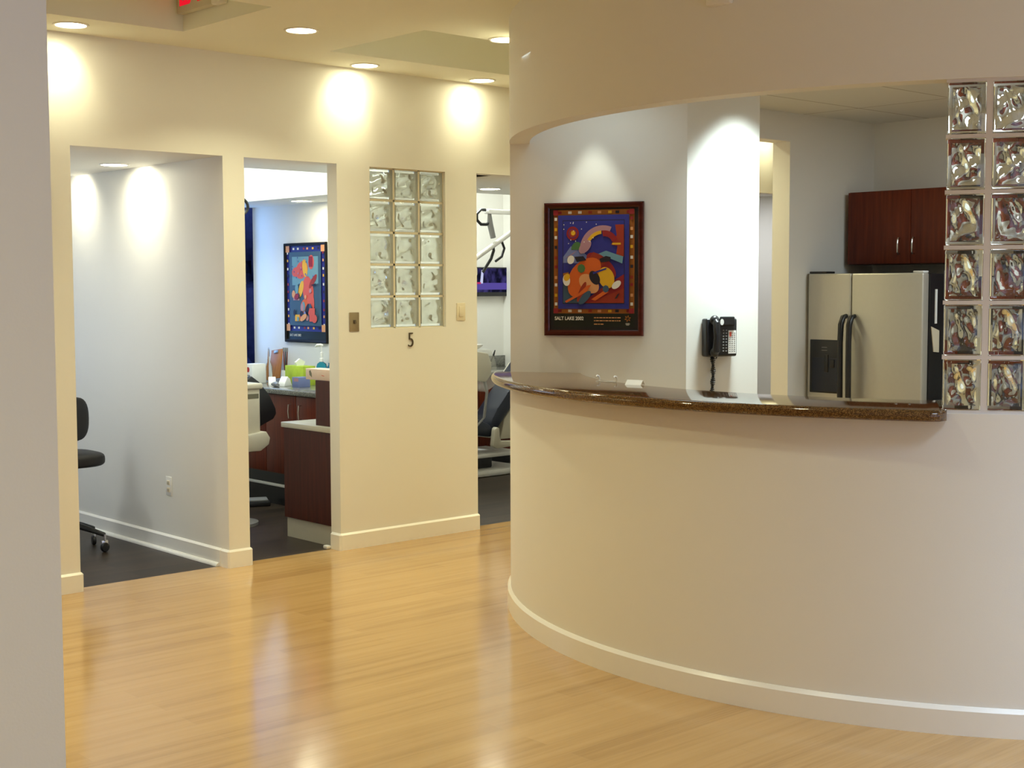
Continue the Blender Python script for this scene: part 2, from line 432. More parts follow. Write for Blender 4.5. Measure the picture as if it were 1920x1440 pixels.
# ceilings: hall with two raised coffers
CF = [(1.2, 3.612, 5.646, 6.487), (4.515, 7.0, 5.638, 6.486)]
b = MB()
b.box(-2.6, 10.6, -3.1, 5.60, CZ, CZ + .03); b.box(-2.6, 10.6, 6.52, WY, CZ, CZ + .03)
for x0, x1 in ((-2.6, 1.2), (3.612, 4.515), (7.0, 10.6)): b.box(x0, x1, 5.60, 6.52, CZ, CZ + .03)
for x0, x1, y0, y1 in CF:
    h = CZ + .36; q = CZ + .029; x0 -= .001; x1 += .001; y0 -= .001; y1 += .001
    b.box(x0 + .001, x1 - .001, 5.60, y0 + .001, CZ, CZ + .03); b.box(x0 + .001, x1 - .001, y1 - .001, 6.52, CZ, CZ + .03)
    b.box(x0 - .03, x0, y0 - .03, y1 + .03, q, h); b.box(x1, x1 + .03, y0 - .03, y1 + .03, q, h)
    b.box(x0, x1, y0 - .03, y0, q, h); b.box(x0, x1, y1, y1 + .03, q, h)
    b.box(x0 - .03, x1 + .03, y0 - .03, y1 + .03, h, h + .03)
struct(b.build('ceiling', M['ceil'], smooth=False), 'cream hall ceiling with recessed coffers')
# treatment room ceilings: low near the doors, raised further in
b = MB()
b.box(1.9, 4.1, WT, BY, HZ, HZ + .02)
b.box(4.15, 6.15, WT, 7.49, HZ, HZ + .02); b.box(4.15, 6.15, 7.49, 7.51, HZ, 2.95)
b.box(4.15, 6.15, 7.5, BY, 2.93, 2.95)
b.box(5.93, 8.88, WT, 8.34, HZ, HZ + .02); b.box(5.93, 8.88, 8.34, 8.36, HZ, 2.95); b.box(6.15, 8.88, 8.35, BY, 2.93, 2.95)
b.box(8.9, 10.6, WT, BY, HZ + .1, HZ + .12)
struct(b.build('ceiling_treatment', M['paint'], smooth=False))
struct(MB().box(5.62, 6.1, 7.51, BY, 2.243, 2.93).build('ceiling_soffit', M['paint'], smooth=False), 'bright white dropped soffit in the second treatment room')

# curved reception wall
b = MB()
A_END = 360 - 149.9
B_END = 360 - 130.2
b.arc(RI, RW, 122, A_END, 0, 1.122, 110)
b.arc(RI, RW, A_END, B_END, 0, 1.148, 24)
b.arc(RI, RW, B_END, 360 - 36, 0, CZ + .1, 90)
struct(b.build('wall_curved', M['paint']), 'curved cream reception wall below the counter')
struct(MB().arc(RI, RW, 122, B_END, 2.312, CZ + .1, 130).build('wall_curved_header', M['paint']), 'curved cream wall above the reception opening')
# inner back wall, angled picture wall and pillar
OPX = (6.25, 7.085); OPZ = 2.485
b = MB(); b.box(4.97, OPX[0], 5.26, 5.39, 0, CZ + .1); b.box(OPX[0], OPX[1], 5.26, 5.39, OPZ, CZ + .1); b.box(OPX[1], 8.1, 5.26, 5.39, 0, CZ + .1)
struct(b.build('wall_kitchen_back', M['paint'], smooth=False), 'gray white wall with a hall opening beside the refrigerator')
struct(MB().prism([(4.742, 5.244), (5.193, 4.463), (5.575, 4.324), (5.78, 4.60), (5.95, 5.30), (5.0, 5.30)], 0, KZ + .05).build('wall_pillar', M['paint'], smooth=False), 'angled white wall and pillar behind the counter')
struct(MB().box(8.0, 8.1, 2.0, 5.39, 0, CZ + .1).build('wall_kitchen_east', M['paint'], smooth=False))
pts = [cp(RI + .02, a) for a in [134 + (324 - 134) * i / 60 for i in range(61)]] + [(8.02, 5.28), (4.78, 5.28)]
struct(MB().prism(pts, KZ, KZ + .04).build('ceiling_kitchen', M['tile'], smooth=False), 'acoustic tile ceiling behind the reception opening')

# baseboards
def base_profile_box(b, x0, x1, y0, y1, ends=''):
    b.box(x0, x1, y0, y1, -.02, 0.103, bev=0.011, seg=1)
t = 0.014
b = MB(); base_profile_box(b, -2.5, 3.178 + t, WY - t, WT - .02); struct(b.build('baseboard_north', M['trim']))
b = MB(); base_profile_box(b, 4.072 - t, 4.209 + t, WY - t, WT - .02)
b.box(4.072 - t, 4.098, WT - .03, BY, -.02, 0.103, bev=0.011, seg=1)
struct(b.build('baseboard_partition', M['trim']))
b = MB(); base_profile_box(b, 4.845 - t, 5.945 + t, WY - t, WT - .0); struct(b.build('baseboard_center', M['trim']))
b = MB(); base_profile_box(b, 6.85 - t, 8.86 + t, WY - t, WT); struct(b.build('baseboard_east', M['trim']))
prof = [(RW - .01, 0), (RW + .015, 0), (RW + .015, .089), (RW + .003, .1035), (RW - .01, .1035)]
rows = []
for i in range(181):
    a = 122 + (324 - 122) * i / 180
    rows.append([(*cp(r, a), z) for r, z in prof])
struct(MB().sweep(rows).build('baseboard_curved', M['trim']), 'white baseboard following the curved reception wall')
# quarter round strips
def quarter(b, p0, p1, side):
    r = 0.02; d = (Vector(p1) - Vector(p0)); n = Vector(side)
    rows = []
    for p in (Vector(p0), Vector(p1)):
        row = [p] + [p + n * r * math.cos(a) + Vector((0, 0, r * math.sin(a))) for a in [PI / 2 * k / 5 for k in range(6)]]
        rows.append(row)
    b.sweep(rows)
b = MB(); quarter(b, (4.072 - t, 6.992, 0), (4.072 - t, BY, 0), (-1, 0, 0)); struct(b.build('trim_1', M['white']), 'white quarter round along the partition floor')
b = MB(); b.box(4.80, 4.832, 6.985, 7.03, 0, 0.022, bev=0.007); struct(b.build('trim_2', M['white']), 'short white quarter round stub in the second doorway')

# ------------------------------------------------------------------ glass blocks
def block_mesh(seed, w, h, d, amp=0.0042):
    rnd = random.Random(seed); b = MB(); b.box(-w / 2, w / 2, -d / 2, d / 2, -h / 2, h / 2, bev=0.007, seg=3)
    ph = [rnd.uniform(0, 2 * PI) for _ in range(8)]
    iw, ih, idp = w - .032, h - .034, d - .022
    N = 18; t = bmesh.new(); grid = {}
    def wob(u, v, k):
        e = min(u, 1 - u, v, 1 - v); f = min(1.0, e * 7)
        return f * amp * (math.sin(9.5 * u + 4.0 * v + ph[k]) + math.sin(10.5 * v - 5 * u + ph[k + 1]) + 0.6 * math.sin(17 * u * v + ph[k + 2])) 
    for side, k in ((-1, 0), (1, 4)):
        for i in range(N + 1):
            for j in range(N + 1):
                u, v = i / N, j / N
                grid[side, i, j] = t.verts.new((-iw / 2 + iw * u, side * (idp / 2 - .004 + wob(u, v, k)), -ih / 2 + ih * v))
        for i in range(N):
            for j in range(N):
                t.faces.new((grid[side, i, j], grid[side, i + 1, j], grid[side, i + 1, j + 1], grid[side, i, j + 1]))
    ring = [(i, 0) for i in range(N)] + [(N, j) for j in range(N)] + [(N - i, N) for i in range(N)] + [(0, N - j) for j in range(N)]
    for q in range(len(ring)):
        a, c = ring[q], ring[(q + 1) % len(ring)]
        t.faces.new((grid[-1, a[0], a[1]], grid[-1, c[0], c[1]], grid[1, c[0], c[1]], grid[1, a[0], a[1]]))
    bmesh.ops.recalc_face_normals(t, faces=t.faces)
    bmesh.ops.reverse_faces(t, faces=t.faces)      # a cavity: faces look into the hollow
    b._add(t)
    return b

BH = (2.308 - 1.157) / 6 + 0.0003
# curved panel
win = bpy.data.objects.new('window_1', None); C.objects.link(win); struct(win, 'glass block panel at the end of the reception counter')
srcs = [block_mesh(31 + k, 0.1275, 0.1795, 0.078).build('glass_block', M['block'], win) for k in range(4)]
RB = RW - .049
n = 0
P0 = 360 - 149.9 + 1.95
for c in range(5):
    for r in range(6):
        k = (c * 3 + r * 2 + (c * r) % 3) % 4
        o = srcs[n] if n < 4 else srcs[k].copy()
        if n >= 4: C.objects.link(o); o.parent = win
        a = P0 + 3.92 * c
        x, y = cp(RB, a); o.location = (x, y, 1.152 + 0.1925 * (r + .5) + .001)
        o.rotation_euler = (0, 0, R(a + 90)); n += 1
b = MB()
for r in range(7):
    z = 1.152 + 0.1925 * r + .001
    b.arc(RB - .036, RB + .036, A_END + .12, B_END + .1, z - .0068, z + .0068, 24)
for c in range(1, 6):
    a = P0 + 3.92 * (c - .5)
    b.arc(RB - .036, RB + .036, a - .295, a + .295, 1.15, 2.31, 2)
b.build('grout', M['grout'], win)
# doorway wall window
win = bpy.data.objects.new('window_2', None); C.objects.link(win); struct(win, 'glass block window above the number plate')
srcs = [block_mesh(51 + k, 0.1855, 0.184, 0.078, 0.0052).build('glass_block', M['block_hazy'], win) for k in range(4)]
n = 0
for c in range(3):
    for r in range(5):
        o = srcs[n] if n < 4 else srcs[(c + 2 * r) % 4].copy()
        if n >= 4: C.objects.link(o); o.parent = win
        o.location = (WIN[0] + .1985 * (c + .5), WY + .057, WIN[2] + .197 * (r + .5)); n += 1
b = MB()
for r in range(6):
    z = WIN[2] + .197 * r; b.box(WIN[0], WIN[1], WY + .022, WY + .092, max(z - .0068, WIN[2]), min(z + .0068, WIN[3]))
for c in range(4):
    x = WIN[0] + .1985 * c; b.box(max(x - .0068, WIN[0]), min(x + .0068, WIN[1]), WY + .022, WY + .092, WIN[2], WIN[3])
b.build('grout', M['grout_warm'], win)
# treatment room windows
def room_window(name, w, y, mullions, extra=()):
    o = bpy.data.objects.new(name, None); C.objects.link(o); struct(o)
    x0, x1, z0, z1 = w; f = .035 if not extra else .012; b = MB()
    b.box(x0, x1, y, y + .06, z0, z0 + f); b.box(x0, x1, y, y + .06, z1 - f, z1)
    b.box(x0, x0 + f, y, y + .06, z0 + f, z1 - f); b.box(x1 - f, x1, y, y + .06, z0 + f, z1 - f)
    for k in range(1, mullions): x = x0 + (x1 - x0) * k / mullions; b.box(x - f / 2, x + f / 2, y, y + .06, z0 + f, z1 - f)
    for x in extra: b.box(x - .02, x + .02, y, y + .06, z0 + f, z1 - f)
    b.build('window_frame', M['white'], o, smooth=False)
    MB().box(x0 + f, x1 - f, y + .026, y + .032, z0 + f, z1 - f).build('window_pane', M['pane'], o, smooth=False)
room_window('window_3', W1, BY + .02, 2)
room_window('window_4', W2, BY + .002, 1, (5.992,))
room_window('window_5', (-1.4, 4.6, 0.5, 2.6), -3.18, 4)

# ------------------------------------------------------------------ granite counter top
def ctop_rows():
    rows = []; zt, zb = 1.166, 1.124; a0, a1 = 134.45, 360 - 149.25
    N = 130
    for i in range(N + 1):
        a = a0 + (a1 - a0) * i / N
        e = (math.cos(R(a)) * .866 + math.sin(R(a)) * .5)
        rin = max(1.83, -.565 / e if e < -1e-6 else 9)
        rout = 2.275
        da = (a1 - a) * R(1) * 2.25          # metres from the right-hand end
        q = 0.055
        if da < q: rout -= q * (1 - math.sqrt(max(0, 1 - (1 - da / q) ** 2))) 
        dl = (a - a0) * R(1) * 2.25
        rin = min(rin, rout - .03)
        if a > 360 - 149.95: rin = max(rin, min(RW + .006, rout - .024))
        row = [(rin, zt), (rout - .021, zt)]
        for k in range(1, 8):
            th = PI / 2 - PI * k / 8
            row.append((rout - .021 + .021 * math.cos(th), (zt + zb) / 2 + .021 * math.sin(th)))
        row += [(rout - .021, zb), (rin, zb)]
        rows.append([(*cp(r, a), z) for r, z in row])
    return rows
o = MB().sweep(ctop_rows()).build('granite_countertop', M['granite'])
tag(o, 'polished brown granite countertop curving along the reception wall', 'countertop')

# ------------------------------------------------------------------ recessed downlights
def make_downlight(loc, label, lamp, r=0.078):
    o = thing('recessed_downlight', label, 'ceiling light', loc, 0, 'recessed ceiling downlights')
    MB().lathe([(r * .93, .004), (r * 1.12, .002), (r * 1.14, -.001), (r * 1.10, -.006), (r * .98, -.006), (r * .93, -.001), (r * .93, .004)], 40, cap=False).build('trim_ring', M['white'], o)
    MB().lathe([(0.0001, -.003), (r * .94, -.003), (r * .94, 0.001), (0.0001, .001)], 40, cap=False).build('lamp_lens', lamp, o)
    return o
D0 = make_downlight((3.098, 6.681, CZ), 'hall downlight above the first doorway, at the edge of the exit sign coffer', M['warm'])
dup(D0, (4.04, 6.05, CZ), 'hall downlight alone between the two ceiling coffers')
dup(D0, (4.954, 6.755, CZ), 'hall downlight above the glass block window')
dup(D0, (5.868, 6.752, CZ), 'hall downlight above the third doorway')
dup(D0, (5.0, 5.565, CZ), 'hall downlight half hidden by the curved wall edge')
D1 = make_downlight((3.863, 7.793, HZ), 'downlight inside the first treatment room ceiling', M['warm_room'])
dup(D1, (5.86, 8.80, 2.243), 'downlight under the white soffit of the second treatment room')
dup(D1, (6.95, 7.91, HZ), 'downlight inside the third treatment room ceiling')

# ------------------------------------------------------------------ exit sign
xs_ = thing('exit_sign', 'EXIT sign with red letters mounted inside the ceiling coffer', 'exit sign', (3.612, 6.30, 2.985))
MB().box(-.045, 0, -.17, .17, 0, .20, bev=0.008).build('housing', M['beige'], xs_)
text_mesh('exit_lettering', 'EXIT', .175, M['exit_red'], xs_, (-.0455, .145, .038), (R(90), 0, R(-90)), 1.0, .001, bold=0.004)
MB().box(-.05, -.002, -.262, -.175, -.005, .10, bev=0.01).build('lamp_head', M['white'], xs_)

# ------------------------------------------------------------------ framed posters
def local_plane(o, origin, xdir):
    """object frame: local x along the wall, local -y out of the wall, z up"""
    x = Vector((xdir[0], xdir[1], 0)).normalized(); y = Vector((-x.y, x.x, 0))
    o.matrix_world = Matrix(((x.x, y.x, 0, origin[0]), (x.y, y.y, 0, origin[1]), (0, 0, 1, origin[2]), (0, 0, 0, 1)))

def frame_part(o, w, h, fw, d, m):
    b = MB()
    prof = [(0, 0), (0, -d * .75), (fw * .22, -d), (fw * .6, -d * .92), (fw, -d * .55), (fw, 0)]
    cs = [(-w / 2, 0, 1, 1), (w / 2, 0, -1, 1), (w / 2, h, -1, -1), (-w / 2, h, 1, -1)]
    rows = []
    for x, z, sx, sz in cs + cs[:1]: rows.append([(x + sx * p, y, z + sz * p) for p, y in prof])
    t = bmesh.new(); vr = [[t.verts.new(p) for p in row] for row in rows[:4]]
    for i in range(4):
        a, c = vr[i], vr[(i + 1) % 4]
        for k in range(len(prof)): t.faces.new((a[k], a[(k + 1) % len(prof)], c[(k + 1) % len(prof)], c[k]))
    bmesh.ops.recalc_face_normals(t, faces=t.faces); b._add(t)
    return b.build('frame', m, o)

def art(o, w, h, z0, names, shapes, y0=-.006):
    """flat printed sheet, shapes in unit coordinates (0..1), later ones printed over earlier ones"""
    mats = [M[n_] for n_ in names]; b = MB(); dz = 0.00025
    for q, (mi, pts) in enumerate(shapes):
        b.mi = mi; y = y0 - dz * q
        b.flat([((p[0] - .5) * w, y, z0 + p[1] * h) for p in pts])
    bmesh.ops.recalc_face_normals(b.bm, faces=b.bm.faces)
    for f in b.bm.faces:
        if f.normal.y > 0: f.normal_flip()
    return b.build('print', mats, o, smooth=False)

def rect(x0, y0, x1, y1): return [(x0, y0), (x1, y0), (x1, y1), (x0, y1)]
def disc(x, y, r, n=20, asp=1.0): return [(x + r * math.cos(2 * PI * k / n), y + asp * r * math.sin(2 * PI * k / n)) for k in range(n)]
def blob(cx, cy, rx, ry, rot=0.0, n=22, p=1.0):
    out = []
    for k in range(n):
        a = 2 * PI * k / n; x, y = rx * math.cos(a), ry * math.sin(a)
        out.append((cx + x * math.cos(rot) - y * math.sin(rot), cy + x * math.sin(rot) + y * math.cos(rot)))
    return out
def crescent(cx, cy, r0, r1, a0, a1, n=16, asp=.8):
    o_ = [(cx + r0 * math.cos(R(a0 + (a1 - a0) * k / n)), cy + asp * r0 * math.sin(R(a0 + (a1 - a0) * k / n))) for k in range(n + 1)]
    i_ = [(cx + r1 * math.cos(R(a1 + (a0 - a1) * k / n)), cy + asp * r1 * math.sin(R(a1 + (a0 - a1) * k / n))) for k in range(n + 1)]
    return o_ + i_

NAMES = ['blue_ink', 'blue_light', 'orange_ink', 'rust_ink', 'crimson_ink', 'yellow_ink', 'mauve_ink', 'ochre_ink', 'peach_ink', 'green_ink', 'dark_ink', 'white_ink', 'black_ink', 'teal_ink', 'sky_ink', 'coral_ink']
ID = {n_: i for i, n_ in enumerate(NAMES)}
rnd = random.Random(5)
def border(base, sq, yb, x0=0.0, x1=1.0, y1=1.0, th=.06):
    s_ = [(ID[base], rect(x0, yb, x1, y1))]
    cols = ['white_ink', 'crimson_ink', 'yellow_ink', 'rust_ink', 'white_ink', 'dark_ink', 'peach_ink']
    for k in range(8):
        u = x0 + .07 + (x1 - x0 - .14) * (k + rnd.uniform(-.15, .15)) / 7.0
        for y in (yb + th * .36, y1 - th * .36): s_.append((ID[cols[(k * 3 + int(y * 9)) % 7]], rect(u - .022, y - .011, u + .022, y + .011)))
    for k in range(10):
        v = yb + .07 + (y1 - yb - .14) * (k + rnd.uniform(-.15, .15)) / 9.0
        for x in (x0 + th * .5, x1 - th * .5): s_.append((ID[cols[(k * 2 + int(x * 5)) % 7]], rect(x - .016, v - .013, x + .016, v + .013)))
    for x in (x0 + th * .5, x1 - th * .5):
        for y in (yb + th * .36, y1 - th * .36): s_.append((ID[sq], rect(x - th * .5, y - th * .36, x + th * .5, y + th * .36)))
    return s_
sh = [(ID['black_ink'], rect(0, 0, 1, 1))] + border('ochre_ink', 'crimson_ink', .115)
sh += [(ID['blue_ink'], rect(.06, .155, .94, .955)), (ID['dark_ink'], rect(.118, .199, .885, .912)), (ID['blue_ink'], rect(.125, .205, .878, .906)),
       (ID['crimson_ink'], [(.36, .205), (.878, .205), (.878, .45), (.60, .33)]), (ID['rust_ink'], [(.45, .205), (.878, .205), (.878, .33)]),
       (ID['blue_light'], [(.125, .60), (.22, .69), (.34, .66), (.44, .60), (.42, .54), (.125, .55)]), (ID['teal_ink'], [(.125, .205), (.36, .205), (.30, .30), (.2, .36), (.125, .37)]),
       (ID['ochre_ink'], [(.125, .38), (.24, .40), (.19, .47), (.125, .46)]), (ID['mauve_ink'], [(.125, .58), (.30, .655), (.24, .62)]),
       (ID['green_ink'], crescent(.30, .66, .075, .0, 0, 180, 10, .9)),
       (ID['crimson_ink'], disc(.245, .80, .078, 22, .76)), (ID['blue_ink'], disc(.245, .80, .052, 20, .76)), (ID['rust_ink'], disc(.245, .80, .046, 20, .76)), (ID['yellow_ink'], disc(.25, .803, .027, 16, .76)),
       (ID['rust_ink'], [(.78, .60), (.878, .60), (.878, .87), (.77, .87), (.79, .78), (.72, .70), (.80, .69)]),
       (ID['yellow_ink'], rect(.735, .70, .84, .716)),
       (ID['mauve_ink'], crescent(.62, .66, .285, .225, 68, 190, 16, .72)), (ID['yellow_ink'], crescent(.62, .66, .225, .185, 95, 165, 12, .72)),
       (ID['crimson_ink'], crescent(.64, .70, .17, .10, 20, 100, 10, .72)),
       (ID['mauve_ink'], blob(.40, .685, .085, .045, .5)),
       (ID['sky_ink'], [(.55, .62), (.66, .65), (.78, .62), (.87, .60), (.86, .54), (.72, .58), (.60, .59)]),
       (ID['crimson_ink'], blob(.60, .52, .20, .085, -.45)), (ID['rust_ink'], [(.42, .55), (.50, .64), (.58, .62), (.66, .55), (.56, .50)]),
       (ID['orange_ink'], blob(.40, .47, .21, .105, .35)), (ID['orange_ink'], blob(.29, .37, .12, .095, .9)), (ID['peach_ink'], blob(.45, .37, .13, .075, -.35)),
       (ID['yellow_ink'], blob(.665, .42, .105, .085, -.55)), (ID['dark_ink'], blob(.52, .42, .075, .05, -.6)), (ID['green_ink'], disc(.355, .50, .05, 8, .76)),
       (ID['blue_ink'], [(.50, .45), (.66, .49), (.67, .505), (.50, .468)]),
       (ID['white_ink'], blob(.17, .40, .045, .05, .5)), (ID['yellow_ink'], blob(.175, .425, .04, .03, .4)), (ID['white_ink'], blob(.79, .36, .06, .03, .4)), (ID['white_ink'], blob(.225, .575, .045, .036, .3)),
       (ID['dark_ink'], [(.27, .60), (.38, .605), (.42, .57), (.30, .555)]), (ID['dark_ink'], [(.58, .58), (.66, .605), (.72, .595), (.71, .56), (.60, .55)]),
       (ID['rust_ink'], blob(.36, .30, .10, .03, 1.0)), (ID['orange_ink'], [(.15, .22), (.17, .206), (.42, .30), (.48, .36), (.43, .355), (.33, .29)]),
       (ID['teal_ink'], blob(.40, .25, .09, .035, .6)), (ID['orange_ink'], [(.48, .235), (.53, .225), (.70, .30), (.63, .305)]), (ID['teal_ink'], disc(.66, .325, .04, 8, .8)),
       (ID['dark_ink'], [(.77, .24), (.80, .245), (.83, .29), (.80, .275)])]
for k in range(16):
    u, v = rnd.uniform(.14, .55), rnd.uniform(.70, .90); sh.append((ID['white_ink'], rect(u - .005, v - .004, u + .005, v + .004)))

P1 = thing('framed_poster', 'framed poster in glossy mahogany frame on the angled wall behind the counter', 'picture')
pc = Vector((4.9615, 4.8655)); local_plane(P1, (pc.x - .0005, pc.y - .0003, 1.353), (.5, -.866))
frame_part(P1, .507, .660, .028, .024, M['frame_red'])
MB().box(-.242, .242, -.005, -.001, .024, .636).build('backing', M['frame_ink'], P1, smooth=False)
b_ = art(P1, .412, .580, .044, NAMES, sh, -.0055)
text_mesh('caption_lettering', 'SALT LAKE 2002', .0245, M['white_ink'], P1, (-.198, -.020, .078), (R(90), 0, 0), .86, .0003, bold=.0006)
b = MB()
for k, (x0, x1, z) in enumerate(((.005, .14, .090), (.005, .142, .075), (.005, .058, .058))):
    x = x0
    while x < x1 - .004:
        l_ = rnd.uniform(.006, .018); b.box(x, min(x + l_, x1), -.0206, -.0198, z - .0022, z + .0022); x += l_ + .0035
b.build('small_print', M['peach_ink'], P1, smooth=False)
b = MB()
for k in range(6):
    a = k * PI / 3 + .3
    b.prism([(math.cos(a) * .004, math.sin(a) * .004), (math.cos(a + .35) * .011, math.sin(a + .35) * .011), (math.cos(a) * .017, math.sin(a) * .017), (math.cos(a - .35) * .011, math.sin(a - .35) * .011)], 0, .0008, M4=Matrix.Translation((.176, -.0198, .086)) @ Matrix.Rotation(R(90), 4, 'X'))
b.build('emblem', M['ochre_ink'], P1, smooth=False)
b = MB()
for k in range(3): b.lathe([(.0030, 0), (.0040, 0), (.0040, .0006), (.0030, .0006), (.0030, 0)], 14, M4=Matrix.Translation((.169 + .007 * k, -.0198, .060)) @ Matrix.Rotation(R(90), 4, 'X'), cap=False)
for k in range(2): b.lathe([(.0030, 0), (.0040, 0), (.0040, .0006), (.0030, .0006), (.0030, 0)], 14, M4=Matrix.Translation((.1725 + .007 * k, -.0198, .056)) @ Matrix.Rotation(R(90), 4, 'X'), cap=False)
b.build('ring_emblem', M['white_ink'], P1, smooth=False)

rnd = random.Random(9)
sh2 = [(ID['black_ink'], rect(0, 0, 1, 1))] + border('blue_ink', 'peach_ink', .095, th=.10)
sh2 += [(ID['teal_ink'], rect(.10, .155, .90, .93)), (ID['sky_ink'], rect(.17, .58, .83, .88)),
        (ID['teal_ink'], [(.17, .52), (.35, .60), (.55, .54), (.83, .60), (.83, .20), (.17, .20)]),
        (ID['coral_ink'], blob(.42, .74, .16, .09, .2)), (ID['yellow_ink'], blob(.50, .76, .06, .10, .3)), (ID['coral_ink'], blob(.66, .82, .07, .075, -.3)), (ID['crimson_ink'], rect(.60, .77, .70, .88)),
        (ID['coral_ink'], blob(.27, .72, .10, .05, .1)), (ID['coral_ink'], blob(.58, .52, .13, .16, .5)), (ID['rust_ink'], blob(.70, .62, .12, .035, .6)),
        (ID['yellow_ink'], blob(.40, .54, .05, .10, -.6)), (ID['coral_ink'], blob(.64, .38, .09, .12, -.2)), (ID['orange_ink'], blob(.48, .36, .10, .07, .4)),
        (ID['dark_ink'], blob(.55, .32, .08, .04, .9)), (ID['mauve_ink'], rect(.20, .42, .36, .50)), (ID['yellow_ink'], rect(.24, .20, .36, .27)), (ID['coral_ink'], rect(.62, .20, .76, .34)),
        (ID['crimson_ink'], blob(.30, .46, .06, .03, .2)), (ID['peach_ink'], blob(.47, .24, .09, .03, .3)), (ID['dark_ink'], [(.66, .58), (.80, .60), (.78, .57)])]
for k in range(26):
    u, v = rnd.uniform(.19, .81), rnd.uniform(.66, .87); sh2.append((ID['blue_ink' if k % 2 else 'blue_light'], rect(u - .008, v - .008, u + .008, v + .008)))
for k in range(20):
    u, v = rnd.uniform(.20, .78), rnd.uniform(.22, .56); q = rnd.uniform(.02, .045)
    sh2.insert(-30, (ID[['teal_ink', 'mauve_ink', 'blue_light', 'sky_ink', 'dark_ink', 'coral_ink', 'peach_ink'][k % 7]], blob(u, v, q, q * rnd.uniform(.6, 1.6), rnd.uniform(0, 3), 9)))
P2 = thing('framed_poster', 'black framed coral and teal poster on the second treatment room wall', 'picture')
local_plane(P2, (6.0995, 9.108, 1.166), (0, -1))
frame_part(P2, .58, .776, .022, .022, M['black_frame'])
art(P2, .545, .74, .018, NAMES, sh2, -.003)
text_mesh('caption_lettering', 'SALT LAKE 2002', .026, M['white_ink'], P2, (-.22, -.016, .048), (R(90), 0, 0), .86, .0003)

# ------------------------------------------------------------------ wall phone on the pillar
ph = thing('wall_phone', 'black corded office phone mounted on the bright white pillar', 'telephone')
d_ = Vector((.9397, -.342)); org = Vector((5.193, 4.463)) + d_ * .170
local_plane(ph, (org.x, org.y, 1.253), (d_.x, d_.y))
b = MB(); b.box(-.086, .086, -.052, 0, 0, .186, bev=0.009, seg=3); b.build('body', M['black'], ph)
b = MB(); b.box(-.015, .068, -.062, -.050, .150, .196, bev=0.006); b.build('display_hood', M['black'], ph)
MB().box(-.006, .060, -.0635, -.0615, .157, .190).build('display', M['frame_ink'], ph, smooth=False)
b = MB(); b.tube([(-.050, -.062, .018), (-.050, -.082, .03), (-.050, -.090, .095), (-.050, -.082, .165), (-.050, -.062, .182)], [.017, .019, .015, .019, .018], 16)
b.ell((-.050, -.066, .178), (.025, .020, .025)); b.ell((-.050, -.066, .022), (.023, .018, .024)); b.build('handset', M['black'], ph)
MB().lathe([(.0001, 0), (.0105, 0), (.0105, .001), (.0001, .001)], 20, M4=Matrix.Translation((-.018, -.0815, .170)) @ Matrix.Rotation(R(90), 4, 'X') @ Matrix.Scale(1.45, 4, (0, 1, 0)), cap=False).build('round_sticker', M['paper'], ph)
MB().box(-.0185, -.0178, -.081, -.05, .16, .18).build('sticker_clip', M['black'], ph, smooth=False)
b = MB()
for r in range(8):
    for c in range(2): b.box(.003 + c * .016, .012 + c * .016, -.0545, -.0515, .024 + r * .0145, .030 + r * .0145, bev=.001)
b.build('keypad_buttons', M['gray'], ph)
MB().box(.036, .079, -.0532, -.0518, .014, .128).build('number_card', M['paper'], ph, smooth=False)
b = MB()
for r in range(10):
    for c in range(3): b.box(.040 + c * .013, .048 + c * .013, -.0538, -.0530, .022 + r * .0100, .026 + r * .0100)
b.build('card_print', M['gray'], ph, smooth=False)
b = MB()
b.prism([(.041, .098), (.052, .098), (.052, .120), (.041, .120)], .0529, .0542, M4=Matrix.Rotation(R(90), 4, 'X'))
b.build('print_highlight', M['coral_ink'], ph, smooth=False)
pts = []
for k in range(400):
    u = k / 399; z = -.002 - .43 * u
    w = 2 * PI * 48 * u; rr = .0078 + .0028 * math.sin(2 * PI * 8.0 * u)
    pts.append((-.037 + .004 * math.sin(9 * u) + rr * math.cos(w), -.026 + rr * math.sin(w), z))
MB().tube(pts, .0033, 6).build('coiled_cord', M['black'], ph)
MB().tube([(-.037 + .002, -.03, .004), (-.03, -.03, -.012), (-.018, -.03, -.010), (-.016, -.03, .004)], .003, 8).build('line_cord', M['black'], ph)

# ------------------------------------------------------------------ small things on the counter
ch = thing('card_holder', 'clear holder with two white curved ends on the granite counter', 'card holder', (4.535, 4.372, 1.166), R(-80))
for sx in (-.048, .048):
    MB().tube([(sx, .016, 0.002), (sx, .018, .012), (sx, .012, .024), (sx, .0, .028), (sx, -.008, .022)], [.0035, .0042, .0042, .0042, .003], 10).build('curved_end', M['white'], ch)
MB().box(-.046, .046, -.012, .018, .0, .004, bev=.001).build('tray', M['film'], ch)
cd = thing('folded_card', 'small white folded card standing on the granite counter', 'card', (4.505, 4.165, 1.166), R(-72))
b = MB(); b.prism([(-.025, 0), (.0, .021), (.025, 0), (.0235, 0), (0, .0195), (-.0235, 0)], -.038, .038, M4=Matrix.Rotation(R(90), 4, 'Z') @ Matrix.Rotation(R(90), 4, 'X'))
b.build('card_fold', M['paper'], cd, smooth=False)

# ------------------------------------------------------------------ refrigerator (faces -X)
fx, fy0, fy1, fz = 7.257, 4.428, 5.215, 1.672
fr = thing('refrigerator', 'stainless side by side refrigerator with black handles and ice dispenser', 'refrigerator', (fx, 0, 0))
fy1 = 5.338; sp = 4.921
